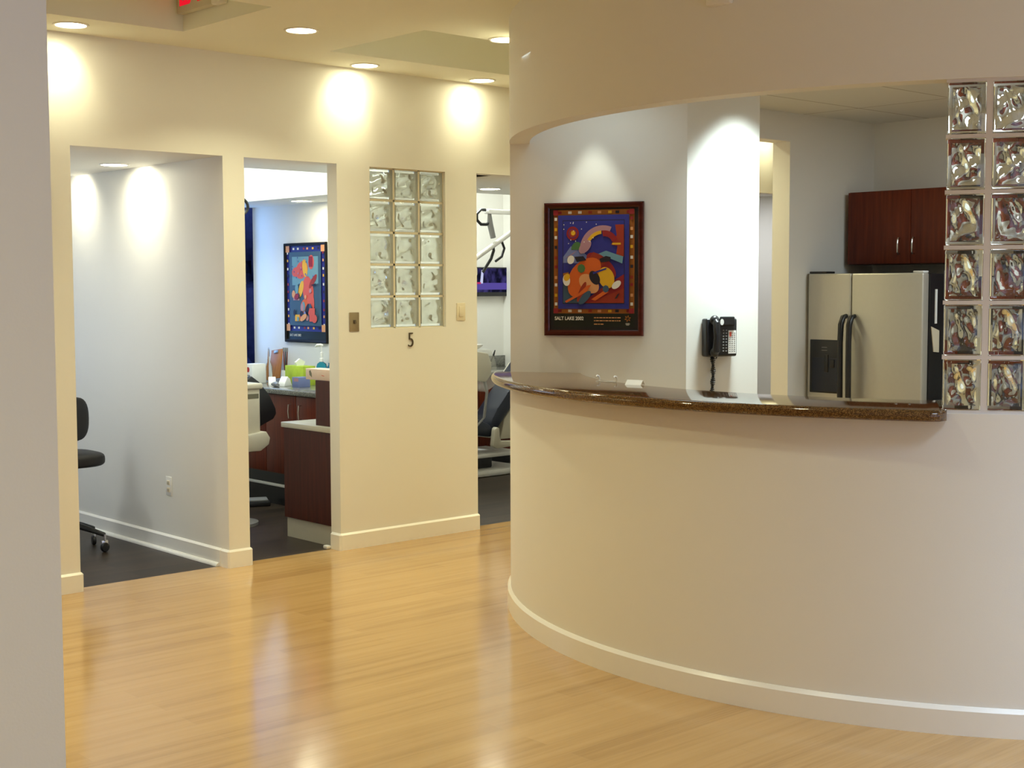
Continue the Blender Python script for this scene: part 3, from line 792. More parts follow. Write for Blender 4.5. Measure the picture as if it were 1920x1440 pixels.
# the far edge sits just off the back wall
MB().box(.075, .74, fy0 - 0.008 + .004, fy1 - .102, .02, fz - .004, bev=.006).build('cabinet_body', M['black'], fr)
FY1 = fy1 - .10
b = MB(); b.box(0, .068, sp + .003, FY1, .10, fz, bev=.010, seg=3); dl = b.build('freezer_door', M['fridge'], fr)
b = MB(); b.box(0, .068, fy0, sp - .003, .10, fz, bev=.010, seg=3); dr = b.build('fridge_door', M['fridge'], fr)
def fridge_handle(y, par):
    pts = [(-.004, y, 1.412), (-.035, y, 1.405), (-.058, y, 1.36), (-.064, y, 1.25), (-.062, y, 1.0), (-.058, y, .80), (-.03, y, .76), (-.003, y, .755)]
    MB().tube(pts, [.014, .017, .018, .0175, .0175, .017, .016, .014], 12).build('handle', M['black'], par)
fridge_handle(sp + .030, dl); fridge_handle(sp - .030, dr)
dp = MB(); dp.box(-.006, .004, 4.985, 5.215, .93, 1.262, bev=.004); dsp = dp.build('dispenser', M['black'], dl)
MB().box(-.0075, -.004, 5.005, 5.195, .94, 1.15).build('dispenser_recess', M['navy'], dsp, smooth=False)
b = MB(); b.box(-.012, -.005, 5.075, 5.105, 1.06, 1.17, bev=.003); b.box(-.012, -.005, 5.03, 5.06, 1.09, 1.14, bev=.003); b.build('dispenser_lever', M['black'], dsp)
b = MB()
for z in (1.195, 1.213): b.box(-.0082, -.0055, 5.085, 5.125, z, z + .003)
b.build('dispenser_print', M['gray'], dsp, smooth=False)
b = MB(); b.box(.01, .10, FY1 - .13, FY1 - .002, fz, fz + .014, bev=.003); b.build('hinge_cover', M['black'], fr)
b = MB(); b.box(.02, .08, fy0 + .012, fy0 + .08, fz, fz + .012, bev=.003); b.build('hinge_cover', M['white'], fr)
b = MB(); b.box(.10, .72, fy0 + .01, FY1 - .02, 0, .03); b.build('base_grille', M['black'], fr)
n1 = MB().box(7.352, 7.372, 4.4185, 4.4235, 1.372, 1.575).build('paper_note', M['paper'], smooth=False)
n1.data.transform(Matrix.Translation((.03, 0, 0)))
tag(n1, 'tall white paper note on the black side of the refrigerator', 'note')
n2 = MB().prism([(7.343, 1.355), (7.43, 1.33), (7.43, 1.20), (7.372, 1.205)], -4.4235, -4.419, M4=Matrix.Rotation(R(90), 4, 'X')).build('paper_note', M['almond'], smooth=False)
tag(n2, 'small cream paper note below the white note on the refrigerator', 'note')

# ------------------------------------------------------------------ wall cabinet over the refrigerator
cb = thing('wall_cabinet', 'cherry wood wall cabinet above the refrigerator', 'cabinet', (7.657, 0, 1.732))
MB().box(.02, .343, 4.30, 5.222, 0, .462).build('cabinet_box', M['cherry'], cb, smooth=False)
def cab_door(y0, y1, hy):
    d = MB().box(0, .019, y0, y1, .003, .459, bev=.0015).build('cabinet_door', M['cherry'], cb)
    MB().tube([(.001, hy, .062), (-.018, hy, .062), (-.026, hy, .072), (-.027, hy, .11), (-.026, hy, .150), (-.018, hy, .160), (.001, hy, .160)], .0052, 10).build('handle', M['chrome'], d)
cab_door(4.766, 5.222, 4.84); cab_door(4.305, 4.763, 4.738)

cb2 = thing('wall_cabinet', 'cherry wall cabinet seen rippled through the curved glass blocks', 'cabinet', (7.657, 0, 1.46))
MB().box(.02, .343, 2.70, 4.295, 0, .734).build('cabinet_box', M['cherry'], cb2, smooth=False)
for k in range(4):
    y0 = 2.703 + .398 * k
    d = MB().box(0, .019, y0, y0 + .394, .003, .731, bev=.0015).build('cabinet_door', M['cherry'], cb2)
    hy = y0 + (.04 if k % 2 else .354)
    MB().tube([(.001, hy, .062), (-.018, hy, .062), (-.026, hy, .072), (-.027, hy, .11), (-.026, hy, .150), (-.018, hy, .160), (.001, hy, .160)], .0052, 10).build('handle', M['chrome'], d)
bk = thing('base_cabinet', 'cherry base cabinet with gray top seen rippled through the curved glass blocks', 'cabinet', (7.40, 0, 0))
MB().box(.02, .598, 2.70, 4.40, .10, .88).build('cabinet_box', M['cherry'], bk, smooth=False)
MB().box(.07, .598, 2.70, 4.40, 0, .10).build('toe_board', M['black'], bk, smooth=False)
MB().box(-.02, .598, 2.68, 4.41, .88, .92, bev=.004).build('counter_slab', M['stone_gray'], bk)
for k in range(4):
    y0 = 2.703 + .424 * k
    d = MB().box(0, .019, y0, y0 + .420, .11, .87, bev=.0015).build('cabinet_door', M['cherry'], bk)
    hy = y0 + (.04 if k % 2 else .38)
    MB().tube([(.001, hy, .70), (-.018, hy, .70), (-.026, hy, .71), (-.027, hy, .75), (-.026, hy, .79), (-.018, hy, .80), (.001, hy, .80)], .0052, 10).build('handle', M['chrome'], d)

# ------------------------------------------------------------------ switches, outlet, number, sensor
sw = thing('light_switch', 'dark metal switch plate beside the second doorway', 'switch', (4.959, WY, 1.387))
MB().box(-.036, .036, -.006, 0, -.058, .058, bev=.003).build('plate', M['brass'], sw)
MB().box(-.007, .007, -.017, -.004, -.013, .010, bev=.002, M4=Matrix.Rotation(R(-12), 4, 'X')).build('toggle', M['bronze'], sw)
sw2 = thing('light_switch', 'almond rocker switch plate between the glass block window and third doorway', 'switch', (5.805, WY, 1.437))
MB().box(-.036, .036, -.006, 0, -.057, .057, bev=.003).build('plate', M['almond'], sw2)
MB().box(-.017, .017, -.010, -.004, -.033, .033, bev=.002).build('rocker', M['almond'], sw2)
ol = thing('wall_outlet', 'white duplex outlet low on the first treatment room partition', 'outlet', (4.072, 7.586, .40))
MB().box(-.006, 0, -.035, .035, -.058, .058, bev=.003).build('plate', M['white'], ol)
for z in (-.022, .022):
    s_ = MB().box(-.009, -.004, -.017, .017, z - .014, z + .014, bev=.002).build('socket', M['almond'], ol)
    MB().box(-.0095, -.0088, -.008, -.005, z - .006, z + .006).box(-.0095, -.0088, .005, .008, z - .006, z + .006).build('slot', M['black'], s_, smooth=False)
nb = thing('room_number_sign', 'bronze numeral 5 on the wall under the glass block window', 'number', (5.394, WY, 1.222))
text_mesh('numeral', '5', .134, M['bronze'], nb, (-.029, -.0045, 0), (R(90), 0, 0), .80, .004, bold=-.002)
a_ = 360 - 171.6
sx_, sy_ = cp(RW, a_)
sn = thing('wall_sensor', 'small off white sensor box high on the curved wall', 'sensor', (sx_, sy_, 2.642), R(a_ + 90))
MB().box(-.052, .052, -.03, .002, 0, .10, bev=.008).build('housing', M['trim'], sn)
MB().box(-.042, .042, -.032, -.028, .02, .085, bev=.004).build('sensor_lens', M['white'], sn)

# ------------------------------------------------------------------ first treatment room: operator stool
st = thing('operator_stool', 'black wheeled operator stool showing its edge behind the first doorway', 'stool', (3.615, 8.02, 0))
MB().squircle((0.01, 0, .562), (.20, .20, .045), .3).build('seat', M['black_soft'], st)
MB().squircle((0, 0, 0), (.150, .035, .135), .5, M4=Matrix.Translation((.035, .01, .80)) @ Matrix.Rotation(R(20), 4, 'Z')).build('backrest', M['black_soft'], st)
MB().tube([(.03, .035, .80), (-.0, .12, .74), (-.05, .14, .58), (-.02, .08, .50)], .014, 10).build('back_bar', M['black'], st)
MB().lathe([(.03, .15), (.03, .30), (.018, .30), (.018, .49)], 20).build('gas_lift', M['black'], st)
lg = MB()
for k in range(5):
    a = R(36 + 72 * k - 12); lg.tube([(.02 * math.cos(a), .02 * math.sin(a), .17), (.13 * math.cos(a), .13 * math.sin(a), .14), (.235 * math.cos(a), .235 * math.sin(a), .105)], [.022, .018, .013], 10)
lg.build('star_base', M['black'], st)
for k in range(5):
    a = R(36 + 72 * k - 12); x, y = .235 * math.cos(a), .235 * math.sin(a)
    w = MB(); w.lathe([(.0001, -.012), (.026, -.012), (.03, -.006), (.03, .006), (.026, .012), (.0001, .012)], 20, M4=Matrix.Translation((x, y, .030)) @ Matrix.Rotation(R(75 + 30 * k), 4, 'Z') @ Matrix.Rotation(R(90), 4, 'X'), cap=False)
    cst = w.build('caster', M['black'], st)
    MB().tube([(x, y, .108), (x, y, .065)], .008, 8).build('caster_stem', M['chrome'], cst)
    MB().box(-.006, .006, -.02, .02, -.012, .03, bev=.004, M4=Matrix.Translation((x, y, .042)) @ Matrix.Rotation(R(20 * k), 4, 'Z')).build('caster_hood', M['chrome'], cst)

# ------------------------------------------------------------------ second treatment room
FX = 5.50; TZ = 0.862
bc = thing('base_cabinet', 'cherry wood base cabinet run along the second treatment room wall', 'cabinet', (FX, 0, 0))
MB().box(.02, .598, 7.55, 9.86, .24, TZ - .035).build('cabinet_box', M['cherry'], bc, smooth=False)
MB().box(.05, .598, 7.55, 9.86, 0, .24).build('toe_board', M['black'], bc, smooth=False)
MB().box(.035, .06, 7.55, 9.86, .135, .155, bev=.004).build('toe_trim', M['white'], bc)
ys = [7.56, 7.97, 8.37, 8.77, 9.25, 9.85]
for k in range(5):
    y0, y1 = ys[k] + .003, ys[k + 1] - .003
    if k == 3:
        for z0, z1 in ((.25, .44), (.445, .63), (.635, .82)):
            d = MB().box(0, .019, y0, y1, z0, z1, bev=.002).build('drawer', M['cherry'], bc)
            zc = z1 - .06; yc = (y0 + y1) / 2
            MB().tube([(.001, yc - .05, zc), (-.022, yc - .048, zc), (-.026, yc, zc), (-.022, yc + .048, zc), (.001, yc + .05, zc)], .005, 8).build('handle', M['chrome'], d)
    else:
        d = MB().box(0, .019, y0, y1, .25, .82, bev=.002).build('cabinet_door', M['cherry'], bc)
        yc = y0 + .05 if k in (0, 2, 4) else y1 - .05
        yc = {1: 8.30, 2: 8.43}.get(k, yc)
        MB().tube([(.001, yc, .66), (-.022, yc, .662), (-.026, yc, .71), (-.022, yc, .758), (.001, yc, .76)], .005, 8).build('handle', M['chrome'], d)
o = MB().box(FX - .025, 6.098, 7.55, 9.87, TZ - .035, TZ, bev=.004).build('stone_countertop', M['stone_gray'])
tag(o, 'dark gray stone countertop cluttered with supplies in second treatment room', 'countertop')

pn = thing('side_cabinet', 'dark cherry side cabinet standing just inside the second doorway', 'cabinet', (4.87, 0, 0))
MB().box(0, .42, 7.03, 7.555, .128, .705).build('cabinet_box', M['cherry_dark'], pn, smooth=False)
MB().box(.012, .42, 7.03, 7.545, 0, .128).build('toe_board', M['laminate_top'], pn, smooth=False)
MB().box(-.008, .42, 7.025, 7.575, .705, .738, bev=.003).build('cabinet_top', M['laminate_top'], pn)
MB().box(.03, .42, 7.025, 7.235, .738, 1.02, bev=.002).build('riser_box', M['cherry_dark'], pn, smooth=False)
tb = thing('tissue_box', 'pale pink tissue box with leaf print on the side cabinet', 'tissue box', (4.93, 7.15, 1.02))
MB().box(-.02, .09, -.11, .205, 0, .068, bev=.002).build('carton', M['pink_box'], tb)
MB().flat([(-.0206, .15, .060), (-.0206, .168, .052), (-.0206, .162, .028), (-.0206, .135, .014), (-.0206, .138, .040)]).build('leaf_print', M['beige_dark'], tb, smooth=False)
MB().flat([(-.0206, .0, .030), (-.0206, .03, .034), (-.0206, .03, .030), (-.0206, .0, .026)]).build('red_print', M['coral_ink'], tb, smooth=False)
# rolling delivery cart with black backed stool behind
ct = thing('delivery_cart', 'beige dental delivery cart half hidden behind the second doorway edge', 'dental cart', (4.93, 8.12, 0))
MB().box(-.13, .085, -.06, .20, .60, .925, bev=.014, seg=3).build('cart_body', M['beige'], ct)
MB().box(-.14, .10, -.075, .21, .915, .955, bev=.012, seg=3).build('cart_top', M['beige'], ct)
MB().box(-.11, .07, -.063, -.055, .855, .885).build('label_slot', M['beige_dark'], ct, smooth=False)
b = MB(); b.prism([(-.16, .50), (.06, .50), (.125, .54), (.135, .585), (.105, .63), (-.16, .60)], -.20, .10, M4=Matrix.Rotation(R(90), 4, 'X'), bev=.008); b.build('support_arm', M['beige'], ct)
MB().lathe([(.04, .02), (.04, .50)], 20, M4=Matrix.Translation((-.10, .05, 0))).build('post', M['beige'], ct)
MB().lathe([(.19, .0), (.19, .02), (.05, .05), (.04, .05)], 28, M4=Matrix.Translation((-.10, .05, 0))).build('floor_base', M['gray'], ct)
cup = thing('instrument_cup', 'small beige cup of instruments on the dental delivery cart', 'cup', (4.885, 8.12, .955))
MB().lathe([(.020, 0), (.033, .075), (.036, .085), (.030, .085), (.018, .006), (.0001, .006)], 24, cap=False).build('cup_body', M['beige'], cup)
for k, (dx, h_) in enumerate(((-.012, .15), (.004, .13), (.016, .14))):
    MB().tube([(dx * .3, 0, .008), (dx * 2.2, .01, h_)], .004, 8).build('instrument', M['steel' if k else 'black'], cup)
os2 = thing('dental_chair', 'black dental chair back showing beside the beige cart in second treatment room', 'dental chair', (5.265, 8.45, 0))
b = MB(); b.prism([(-.09, .98), (-.02, .93), (.06, .83), (.105, .74), (.11, .70), (.085, .665), (-.02, .62), (-.30, .56), (-.34, .80)], -.025, .025, M4=Matrix.Rotation(R(90), 4, 'X'), bev=.012)
b.build('backrest', M['black_soft'], os2)
MB().box(-.95, -.28, -.02, .42, .46, .56, bev=.04, seg=3).build('seat', M['black_soft'], os2)
MB().box(-.85, -.45, .06, .30, .06, .46, bev=.03).build('pedestal', M['beige'], os2)
MB().box(-.95, -.42, .0, .40, 0, .06, bev=.015).build('floor_base', M['gray'], os2)
# foot pedal
fp = thing('foot_pedal', 'black dental foot pedal on the dark floor beyond the second doorway', 'foot pedal', (5.41, 8.75, 0), R(-25))
MB().box(-.085, .085, -.06, .06, 0, .035, bev=.008).build('pedal_base', M['black'], fp)
MB().box(-.07, .07, -.045, .05, .035, .055, bev=.008, M4=Matrix.Rotation(R(4), 4, 'X')).build('pedal_plate', M['gray'], fp)
MB().tube([(-.085, 0, .02), (-.14, -.01, .03), (-.20, .03, .012), (-.30, .02, .008), (-.42, .08, .008)], .006, 8).build('pedal_cord', M['black'], fp)
# things on the stone counter
def on_counter(name, label, cat, x, y, rz=0.0): return thing(name, label, cat, (x, y, TZ), rz)
wb = on_counter('supply_carton', 'white carton with a red dot on the stone counter', 'box', 5.72, 9.255)
MB().box(-.06, .06, -.05, .055, 0, .15, bev=.002).build('carton', M['paper'], wb)
MB().lathe([(.0001, 0), (.020, 0), (.020, .001), (.0001, .001)], 20, M4=Matrix.Translation((-.0605, .01, .105)) @ Matrix.Rotation(R(-90), 4, 'Y'), cap=False).build('red_dot', M['red'], wb)
MB().box(-.0612, -.0600, -.015, .03, .055, .065).build('small_print', M['gray'], wb, smooth=False)
sy2 = on_counter('spray_bottle', 'slim clear bottle beside the white carton on the stone counter', 'bottle', 5.83, 9.24)
MB().lathe([(.024, 0), (.026, .01), (.026, .12), (.012, .16), (.008, .23), (.004, .27), (.0001, .27)], 20).build('bottle_body', M['clear'], sy2)
wd = on_counter('clipboard', 'orange wooden clipboard leaning on the wall behind the stone counter', 'clipboard', 6.00, 9.43); wd.location.z += .012
MB().box(-.006, .006, -.075, .075, 0, .235, bev=.002, M4=Matrix.Rotation(R(12), 4, 'Y') @ Matrix.Rotation(R(-7), 4, 'X')).build('board', M['orange_wood'], wd)
MB().box(-.012, .0, -.03, .03, .205, .228, bev=.003, M4=Matrix.Rotation(R(12), 4, 'Y') @ Matrix.Rotation(R(-7), 4, 'X')).build('clip', M['steel'], wd)
jb = on_counter('brush_jar', 'jar of dark brushes beside the orange clipboard', 'jar', 5.97, 9.22)
MB().lathe([(.034, 0), (.036, .09), (.033, .09), (.031, .006), (.0001, .006)], 22, cap=False).build('jar_body', M['white'], jb)
for k, dx in enumerate((-.016, .0, .017)):
    bq = MB().tube([(0, dx * .5, .01), (0, dx * 1.5, .24)], .0045, 8).build('brush_handle', M['black' if k % 2 else 'cherry'], jb)
    MB().tube([(0, dx * 1.5, .235), (0, dx * 1.6, .265)], .007, 8).build('brush_tip', M['gray'], bq)
gb = on_counter('tissue_box', 'lime green tissue box on the stone counter', 'tissue box', 5.86, 8.86)
MB().box(-.055, .055, -.13, .115, 0, .145, bev=.002).build('carton', M['green_box'], gb)
MB().prism([(-.03, 0), (.03, 0), (.045, .03), (0, .055), (-.04, .028)], -.01, .01, M4=Matrix.Translation((0, 0, .143)) @ Matrix.Rotation(R(90), 4, 'X')).build('tissue', M['paper'], gb)
gl = on_counter('glove_box', 'pale blue glove box beside the lime green tissue box', 'box', 5.72, 8.62)
MB().box(-.05, .05, -.035, .055, 0, .075, bev=.002).build('carton', M['blue_light'], gl)
MB().flat([(-.0506, -.03, .045), (-.0506, .03, .045), (-.0506, .03, .070), (-.0506, -.03, .070)]).build('pink_label', M['mauve_ink'], gl, smooth=False)
for k, (x, y, s_) in enumerate(((5.69, 8.80, .05), (5.66, 8.93, .045))):
    gz = on_counter('gauze_bundle', ['white folded gauze bundle in front of the lime green box', 'white crumpled gauze bundle near the brush jar'][k], 'gauze', x, y, R(20 + 40 * k)); gz['group'] = 'gauze bundles on the stone counter'
    MB().prism([(-s_, 0), (s_, 0), (s_ * .5, s_ * 1.1), (-s_ * .1, s_ * 1.5), (-s_ * .8, s_ * .6)], -s_ * .6, s_ * .6, M4=Matrix.Rotation(R(90), 4, 'X') , bev=.004).build('gauze_fold', M['paper'], gz)
cm = on_counter('curing_handpiece', 'dark gray handpiece lying on the stone counter', 'handpiece', 5.60, 8.79, R(70))
MB().tube([(-.07, 0, .018), (-.02, 0, .022), (.04, 0, .018), (.07, .01, .016)], [.012, .02, .017, .009], 12).build('handpiece_body', M['gray'], cm)
MB().ell((0, -.01, .014), (.03, .02, .014), 14).build('handpiece_grip', M['black'], cm)
so = on_counter('soap_bottle', 'blue pump soap bottle with white nozzle on the stone counter', 'bottle', 6.02, 8.80)
MB().lathe([(.036, 0), (.040, .008), (.040, .135), (.034, .155), (.016, .168), (.016, .172)], 24).build('bottle_body', M['blue_gel'], so)
pmp = MB().lathe([(.017, .170), (.017, .195), (.012, .20), (.011, .24), (.005, .245), (.005, .29)], 18).build('pump', M['white'], so)
MB().tube([(.01, 0, .292), (-.005, .004, .298), (-.02, .03, .296), (-.024, .045, .284)], [.011, .012, .009, .006], 10).build('pump_nozzle', M['white'], pmp)
MB().arc(.0404, .0412, 120, 240, .03, .10, 12, cc=(0, 0)).build('bottle_label', M['paper'], so)
mw = on_counter('mouthwash_bottle', 'dark teal bottle next to the blue pump soap', 'bottle', 6.03, 8.70)
MB().lathe([(.030, 0), (.032, .006), (.032, .12), (.014, .15), (.014, .165), (.0001, .165)], 22).build('bottle_body', M['navy_gel'], mw)
# black hose loop of the lamp arm
lp = thing('dental_light', 'black looped hose of a ceiling dental light at the second doorway edge', 'dental light', (4.86, 8.2, 0))
MB().tube([(0, 0, 2.93), (0, 0, 2.2)], .03, 14).build('ceiling_pole', M['white'], lp)
MB().tube([(-.02 + .22 * math.cos(R(a)) * .4 + .10, 0, 2.141 + .062 * math.sin(R(a))) for a in range(120, -125, -15)], .010, 8).build('hose', M['black'], lp)
MB().box(-.35, .03, -.03, .03, 2.17, 2.22, bev=.01).build('lamp_arm', M['white'], lp)

# ------------------------------------------------------------------ third treatment room
tv = thing('wall_monitor', 'flat monitor with violet picture on the third treatment room wall', 'monitor', (8.36, BY, 1.507))
MB().box(-.26, .50, -.045, -.012, 0, .272, bev=.004).build('casing', M['black'], tv)
MB().box(-.245, .485, -.0465, -.044, .038, .262).build('screen', M['screen'], tv, smooth=False)
MB().box(.02, .22, -.013, .0, .08, .20).build('wall_bracket', M['black'], tv, smooth=False)
b = MB(); b.box(-.245, .485, -.0475, -.046, .062, .125); b.build('violet_band', M['tv_violet'], tv, smooth=False)
b = MB()
for x, w, h_ in ((.02, .03, .10), (.065, .03, .125), (.15, .035, .13)): b.flat([(x, -.0485, .12), (x + w, -.0485, .12), (x + w * 1.2, -.0485, .12 + h_ * .7), (x + w * .5, -.0485, .12 + h_)])
b.build('pale_figures', M['tv_white'], tv, smooth=False)
b = MB(); b.box(-.0, .16, -.049, -.0482, .115, .132); b.build('red_band', M['tv_red'], tv, smooth=False)
c3 = thing('base_cabinet', 'cherry base cabinet with gray counter along third treatment room back wall', 'cabinet', (0, BY - .60, 0))
MB().box(7.6, 8.84, .02, .598, .10, .805).build('cabinet_box', M['cherry'], c3, smooth=False)
MB().box(7.6, 8.84, .06, .598, 0, .10).build('toe_board', M['black'], c3, smooth=False)
MB().box(7.59, 8.843, -.015, .598, .805, .842, bev=.004).build('counter_slab', M['stone_gray'], c3)
MB().box(7.59, 8.843, .575, .598, .842, .945, bev=.003).build('backsplash', M['stone_gray'], c3)
for k in range(3):
    x0 = 7.605 + .412 * k; d = MB().box(x0, x0 + .406, 0, .019, .11, .80, bev=.002).build('cabinet_door', M['cherry'], c3)
    MB().tube([(x0 + .36, .001, .62), (x0 + .36, -.024, .63), (x0 + .36, -.024, .71), (x0 + .36, .001, .72)], .005, 8).build('handle', M['chrome'], d)
# dental chair, side on
Yc = 9.02
dc = thing('dental_chair', 'navy dental chair with beige armrest on a low base', 'dental chair', (7.72, 9.0, 0))
XR = Matrix.Rotation(R(90), 4, 'X')
b = MB(); b.prism([(-.03, .41), (-.005, .49), (.05, .57), (.17, .70), (.45, .99), (.54, .94), (.28, .64), (.12, .47), (.06, .40)], .0, .24, M4=XR, bev=.02); b.build('backrest', M['navy'], dc)
b = MB(); b.prism([(-1.30, .50), (-.45, .53), (-.20, .51), (-.03, .44), (.02, .38), (-.02, .33), (-.30, .37), (-1.30, .42)], -.24, .24, M4=XR, bev=.02); b.build('seat', M['navy'], dc)
b = MB(); b.prism([(-.035, .33), (-.025, .40), (-.005, .42), (.025, .41), (.03, .34), (.045, .30), (.20, .29), (.22, .25), (.0, .235), (-.045, .26)], 0, .05, M4=Matrix.Translation((0, -.245, 0)) @ XR, bev=.008); b.build('armrest', M['beige'], dc)
b = MB(); b.prism([(.12, .30), (.16, .47), (.32, .64), (.58, .93), (.62, .90), (.38, .58), (.28, .30)], -.20, .20, M4=XR, bev=.01); b.build('back_shell', M['beige'], dc)
MB().box(-1.0, .32, -.24, .22, .16, .195, bev=.010).build('seat_shell', M['white'], dc)
MB().box(-.60, .10, -.12, .12, .05, .17, bev=.02).build('lift_arm', M['black'], dc)
MB().box(-.80, .40, -.255, .255, 0, .055, bev=.02).build('floor_base', M['white'], dc)
# delivery tray wrapped in plastic
dt = thing('delivery_tray', 'beige instrument tray wrapped in clear plastic in the third treatment room', 'dental tray', (7.30, 8.44, 0))
b = MB(); b.prism([(-.22, .86), (-.03, .84), (.02, .90), (.025, .98), (-.01, 1.07), (-.22, 1.10)], -.12, .12, M4=Matrix.Rotation(R(90), 4, 'X'), bev=.015); b.build('tray_head', M['beige'], dt)
b = MB()
for k in range(4):
    x = -.05 + .03 * k; b.tube([(x, -.10 + .03 * k, .88), (x + .03, -.10 + .03 * k, .75), (x, -.10 + .03 * k, .55), (x - .08, -.08 + .03 * k, .47)], .008, 8)
b.build('hoses', M['gray'], dt)
MB().lathe([(.012, 1.10), (.045, 1.125), (.05, 1.135), (.02, 1.138)], 20, M4=Matrix.Translation((-.03, 0, 0))).build('saliva_cup', M['white'], dt)
MB().tube([(.10, -.02, .99), (.13, -.02, 1.05), (.145, -.02, 1.085)], [.009, .008, .004], 8).build('pen_tool', M['black'], dt)
MB().tube([(.03, -.02, .98), (.105, -.02, .99)], .008, 8).build('tool_holder', M['beige'], dt)
b = MB(); b.prism([(-.24, .80), (-.05, .76), (.045, .80), (.075, .90), (.06, 1.00), (.01, 1.10), (-.24, 1.115)], -.135, .135, M4=Matrix.Rotation(R(90), 4, 'X'), bev=.02)
b.build('plastic_cover', M['film'], dt)
MB().tube([(-.16, .0, .87), (-.20, .10, .70), (-.26, .2, .35), (-.28, .25, .0)], .03, 12).build('tray_post', M['beige'], dt)
# dental light
dlm = thing('dental_light', 'white jointed dental light arm with black hoses in the third treatment room', 'dental light', (8.35, 8.8, 0))
MB().tube([(0, 0, 2.93), (0, 0, 2.21)], .032, 16).build('ceiling_pole', M['white'], dlm)
MB().box(-.66, .04, -.035, .035, 2.205, 2.243, bev=.008).build('upper_arm', M['white'], dlm)
MB().tube([(-.67, 0, 2.235), (-.72, 0, 2.238), (-.765, 0, 2.20), (-.765, 0, 2.15), (-.72, 0, 2.115), (-.66, 0, 2.115), (-.62, 0, 2.135)], .013, 10).build('hose_loop', M['black'], dlm)
MB().tube([(-.625, 0, 2.205), (-.62, 0, 2.12), (-.585, 0, 2.005)], [.016, .026, .024], 14).build('joint', M['gray'], dlm)
MB().tube([(-.86, 0, 1.79), (-.58, 0, 1.945), (-.28, 0, 2.11)], .022, 12).build('spring_arm', M['white'], dlm)
MB().tube([(-.59, 0, 1.96), (-.58, 0, 1.90), (-.61, 0, 1.83), (-.66, 0, 1.77), (-.70, 0, 1.72)], .013, 10).build('lower_hose', M['black'], dlm)
MB().tube([(-.49, 0, 1.98), (-.46, 0, 1.92), (-.49, 0, 1.85), (-.56, 0, 1.81)], .011, 10).build('side_hose', M['black'], dlm)
MB().squircle((-.90, 0, 1.72), (.10, .08, .06), .4).build('lamp_head', M['white'], dlm)

# ------------------------------------------------------------------ outdoors beyond the windows
hd = MB()
for k in range(60): hd.ell((1.5 + k * .14 + rnd.uniform(-.1, .1), 13.5 + rnd.uniform(-.3, .3), rnd.uniform(.3, 2.6)), (.5, .4, .5), 10)
hd = hd.build('hedge', M['hedge']); tag(hd, 'dark blue shaded foliage outside the second treatment room window', 'hedge', kind='stuff')
struct(MB().box(-12, 20, 10.0, 30, -.3, -.06).build('ground', M['soil'], smooth=False))

# ------------------------------------------------------------------ lights
def area(name, loc, rot, size, power, col, sy=None, spread=None):
    l = bpy.data.lights.new(name, 'AREA'); l.energy = power; l.color = col; l.size = size
    if sy: l.shape = 'RECTANGLE'; l.size_y = sy
    else: l.shape = 'DISK'
    if spread: l.spread = R(spread)
    o = bpy.data.objects.new(name, l); C.objects.link(o); o.location = loc; o.rotation_euler = rot
    return o
def spot(name, loc, target, power, col, ang, blend=0.5, rad=0.03):
    l = bpy.data.lights.new(name, 'SPOT'); l.energy = power; l.color = col; l.spot_size = R(ang); l.spot_blend = blend; l.shadow_soft_size = rad
    o = bpy.data.objects.new(name, l); C.objects.link(o); o.location = loc
    o.rotation_euler = (Vector(target) - Vector(loc)).to_track_quat('-Z', 'Y').to_euler()
    return o
WARM = (1.0, .955, .58); COOL = (.86, 1.0, .93); DAY = (.80, .90, 1.0)
# tilted lamps in the wall-side downlights, plus unseen ones added to light the hall
for x, dx, p in ((3.098, .02, 9.0), (4.954, -.05, 9.0), (5.868, -.025, 5.0), (2.15, 0, 6), (6.8, 0, 6), (7.72, 0, 6), (8.95, 0, 9)):
    spot('hall_flood', (x, 6.71, CZ - .012), (x + dx, 6.90, 2.675), p, WARM, 84, 1.0, .03)
for y in (7.793, 8.65):
    spot('room_flood', (3.88, y, HZ - .012), (4.07, y + .03, 2.13), 9.5, (1.0, .95, .72), 125, 1.0, .03)
# added hall lamps, mostly unseen, that lift the wall and floor
for k, (x, y, p) in enumerate(((1.3, 6.6, 9), (2.2, 4.9, 12), (4.04, 6.05, 9), (4.955, 5.5, 4), (2.9, 3.3, 4), (6.6, 6.0, 9), (8.4, 6.0, 14))):
    area('hall_fill', (x, y, CZ - .012), (0, 0, 0), .14, p, WARM, spread=130)
# daylight through the waiting area window and added unseen fill lamps
area('waiting_daylight', (1.8, -2.9, 1.6), (R(90), 0, 0), 5.8, 15, (.98, .96, .84), 2.0)
area('waiting_warm_fill', (-.3, .3, CZ - .012), (0, 0, 0), .5, 13, (1.0, .93, .42), spread=140)  # added unseen lamp that warms the near wall end
for k, (x, y, p) in enumerate(((3.5, .9, 11), (5.4, .2, 45), (4.4, -1.2, 17))):
    area('waiting_cool_fill', (x, y, CZ - .012), (0, 0, 0), .7, p * 1.12, (.60, .78, 1.0), spread=125)  # added unseen lamps that brighten and cool the curved wall
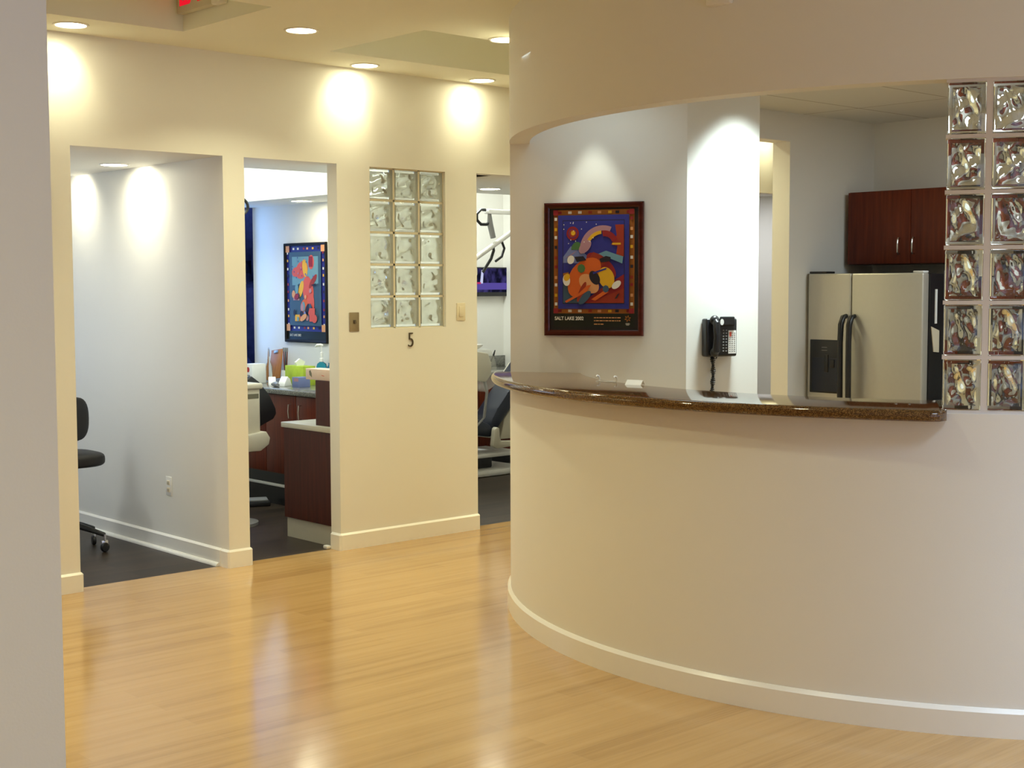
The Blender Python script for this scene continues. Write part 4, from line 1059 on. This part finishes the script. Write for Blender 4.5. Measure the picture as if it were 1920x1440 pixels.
# behind the counter
area('kitchen_troffer', (6.9, 3.2, KZ - .012), (0, 0, 0), 1.1, 18, (.82, .96, 1.0), .5)
area('reception_lamp', (4.60, 4.56, KZ - .012), (0, 0, 0), .6, 1.3, (.74, .94, 1.0), spread=150)
pn_ = Vector((-.866, -.5)); px_ = pc + pn_ * .165
spot('picture_spot', (px_.x, px_.y, KZ - .01), (px_.x - pn_.x * .04, px_.y - pn_.y * .04, 1.2), 13, (.92, 1.0, .86), 47, .5, .02)
cx_ = Vector((5.193, 4.463)) + d_ * .27 + Vector((-.342, -.9397)) * .21
spot('pillar_spot', (cx_.x, cx_.y, KZ - .01), (cx_.x + .342 * .1, cx_.y + .9397 * .1, .6), 285, (.83, 1.0, .99), 88, 1.0, .16)
# treatment rooms
area('room_one_panel', (2.5, 7.9, HZ - .012), (0, 0, 0), .55, 9.5, (.88, .97, 1.0), .55)
area('room_one_daylight', (2.9, BY - .02, 1.5), (R(-90), 0, 0), 1.1, 5, (.70, .84, 1.0), 1.1)
area('room_two_panel', (4.9, 8.6, 2.915), (0, 0, 0), 0.6, 18, (.88, 1.0, .97), 1.0)
area('room_two_daylight', (5.88, BY - .02, 1.7), (R(-90), 0, 0), .25, 2.6, (.20, .46, 1.0), 1.3)
area('block_window_fill', (5.40, 7.33, HZ - .012), (0, 0, 0), .14, 8.0, (.93, 1.0, .88))  # added hidden lamp that brightens the glass block window from behind
area('room_three_panel', (7.6, 9.1, 2.915), (0, 0, 0), .6, 25, (.92, 1.0, .94), .6)
area('room_four_panel', (9.8, 8.2, HZ + .09), (0, 0, 0), .5, 8, (.92, .96, 1.0), .5)

w = bpy.data.worlds.new('sky'); S.world = w; w.use_nodes = True
nt = w.node_tree; bg = nt.nodes['Background']; bg.inputs[0].default_value = (.22, .38, .85, 1); bg.inputs[1].default_value = 0.9

# ------------------------------------------------------------------ camera
f, pitch, roll, yaw = 2608.08259, -7.01581752e-02, -3.09704460e-03, 7.36122708e-01
fw = Vector((math.sin(yaw) * math.cos(pitch), math.cos(yaw) * math.cos(pitch), math.sin(pitch)))
r0 = Vector((math.cos(yaw), -math.sin(yaw), 0)); u0 = r0.cross(fw)
rt = math.cos(roll) * r0 + math.sin(roll) * u0; up = rt.cross(fw)
cam = bpy.data.cameras.new('camera'); cam.sensor_width = 36; cam.lens = f / 1920 * 36; cam.clip_start = .05
co = bpy.data.objects.new('camera', cam); C.objects.link(co)
co.matrix_world = Matrix(((rt.x, up.x, -fw.x, 0), (rt.y, up.y, -fw.y, 0), (rt.z, up.z, -fw.z, 1.6), (0, 0, 0, 1)))
S.camera = co

S.view_settings.view_transform = 'Standard'; S.view_settings.look = 'None'; S.view_settings.gamma = 1.0
S.view_settings.exposure = 0.60; S.view_settings.use_curve_mapping = False
cy = S.cycles
cy.use_denoising = True; cy.max_bounces = 16; cy.diffuse_bounces = 8; cy.glossy_bounces = 6; cy.transmission_bounces = 14; cy.transparent_max_bounces = 8
cy.caustics_reflective = False; cy.caustics_refractive = True; cy.blur_glossy = 1.0
cy.sample_clamp_indirect = 6.0
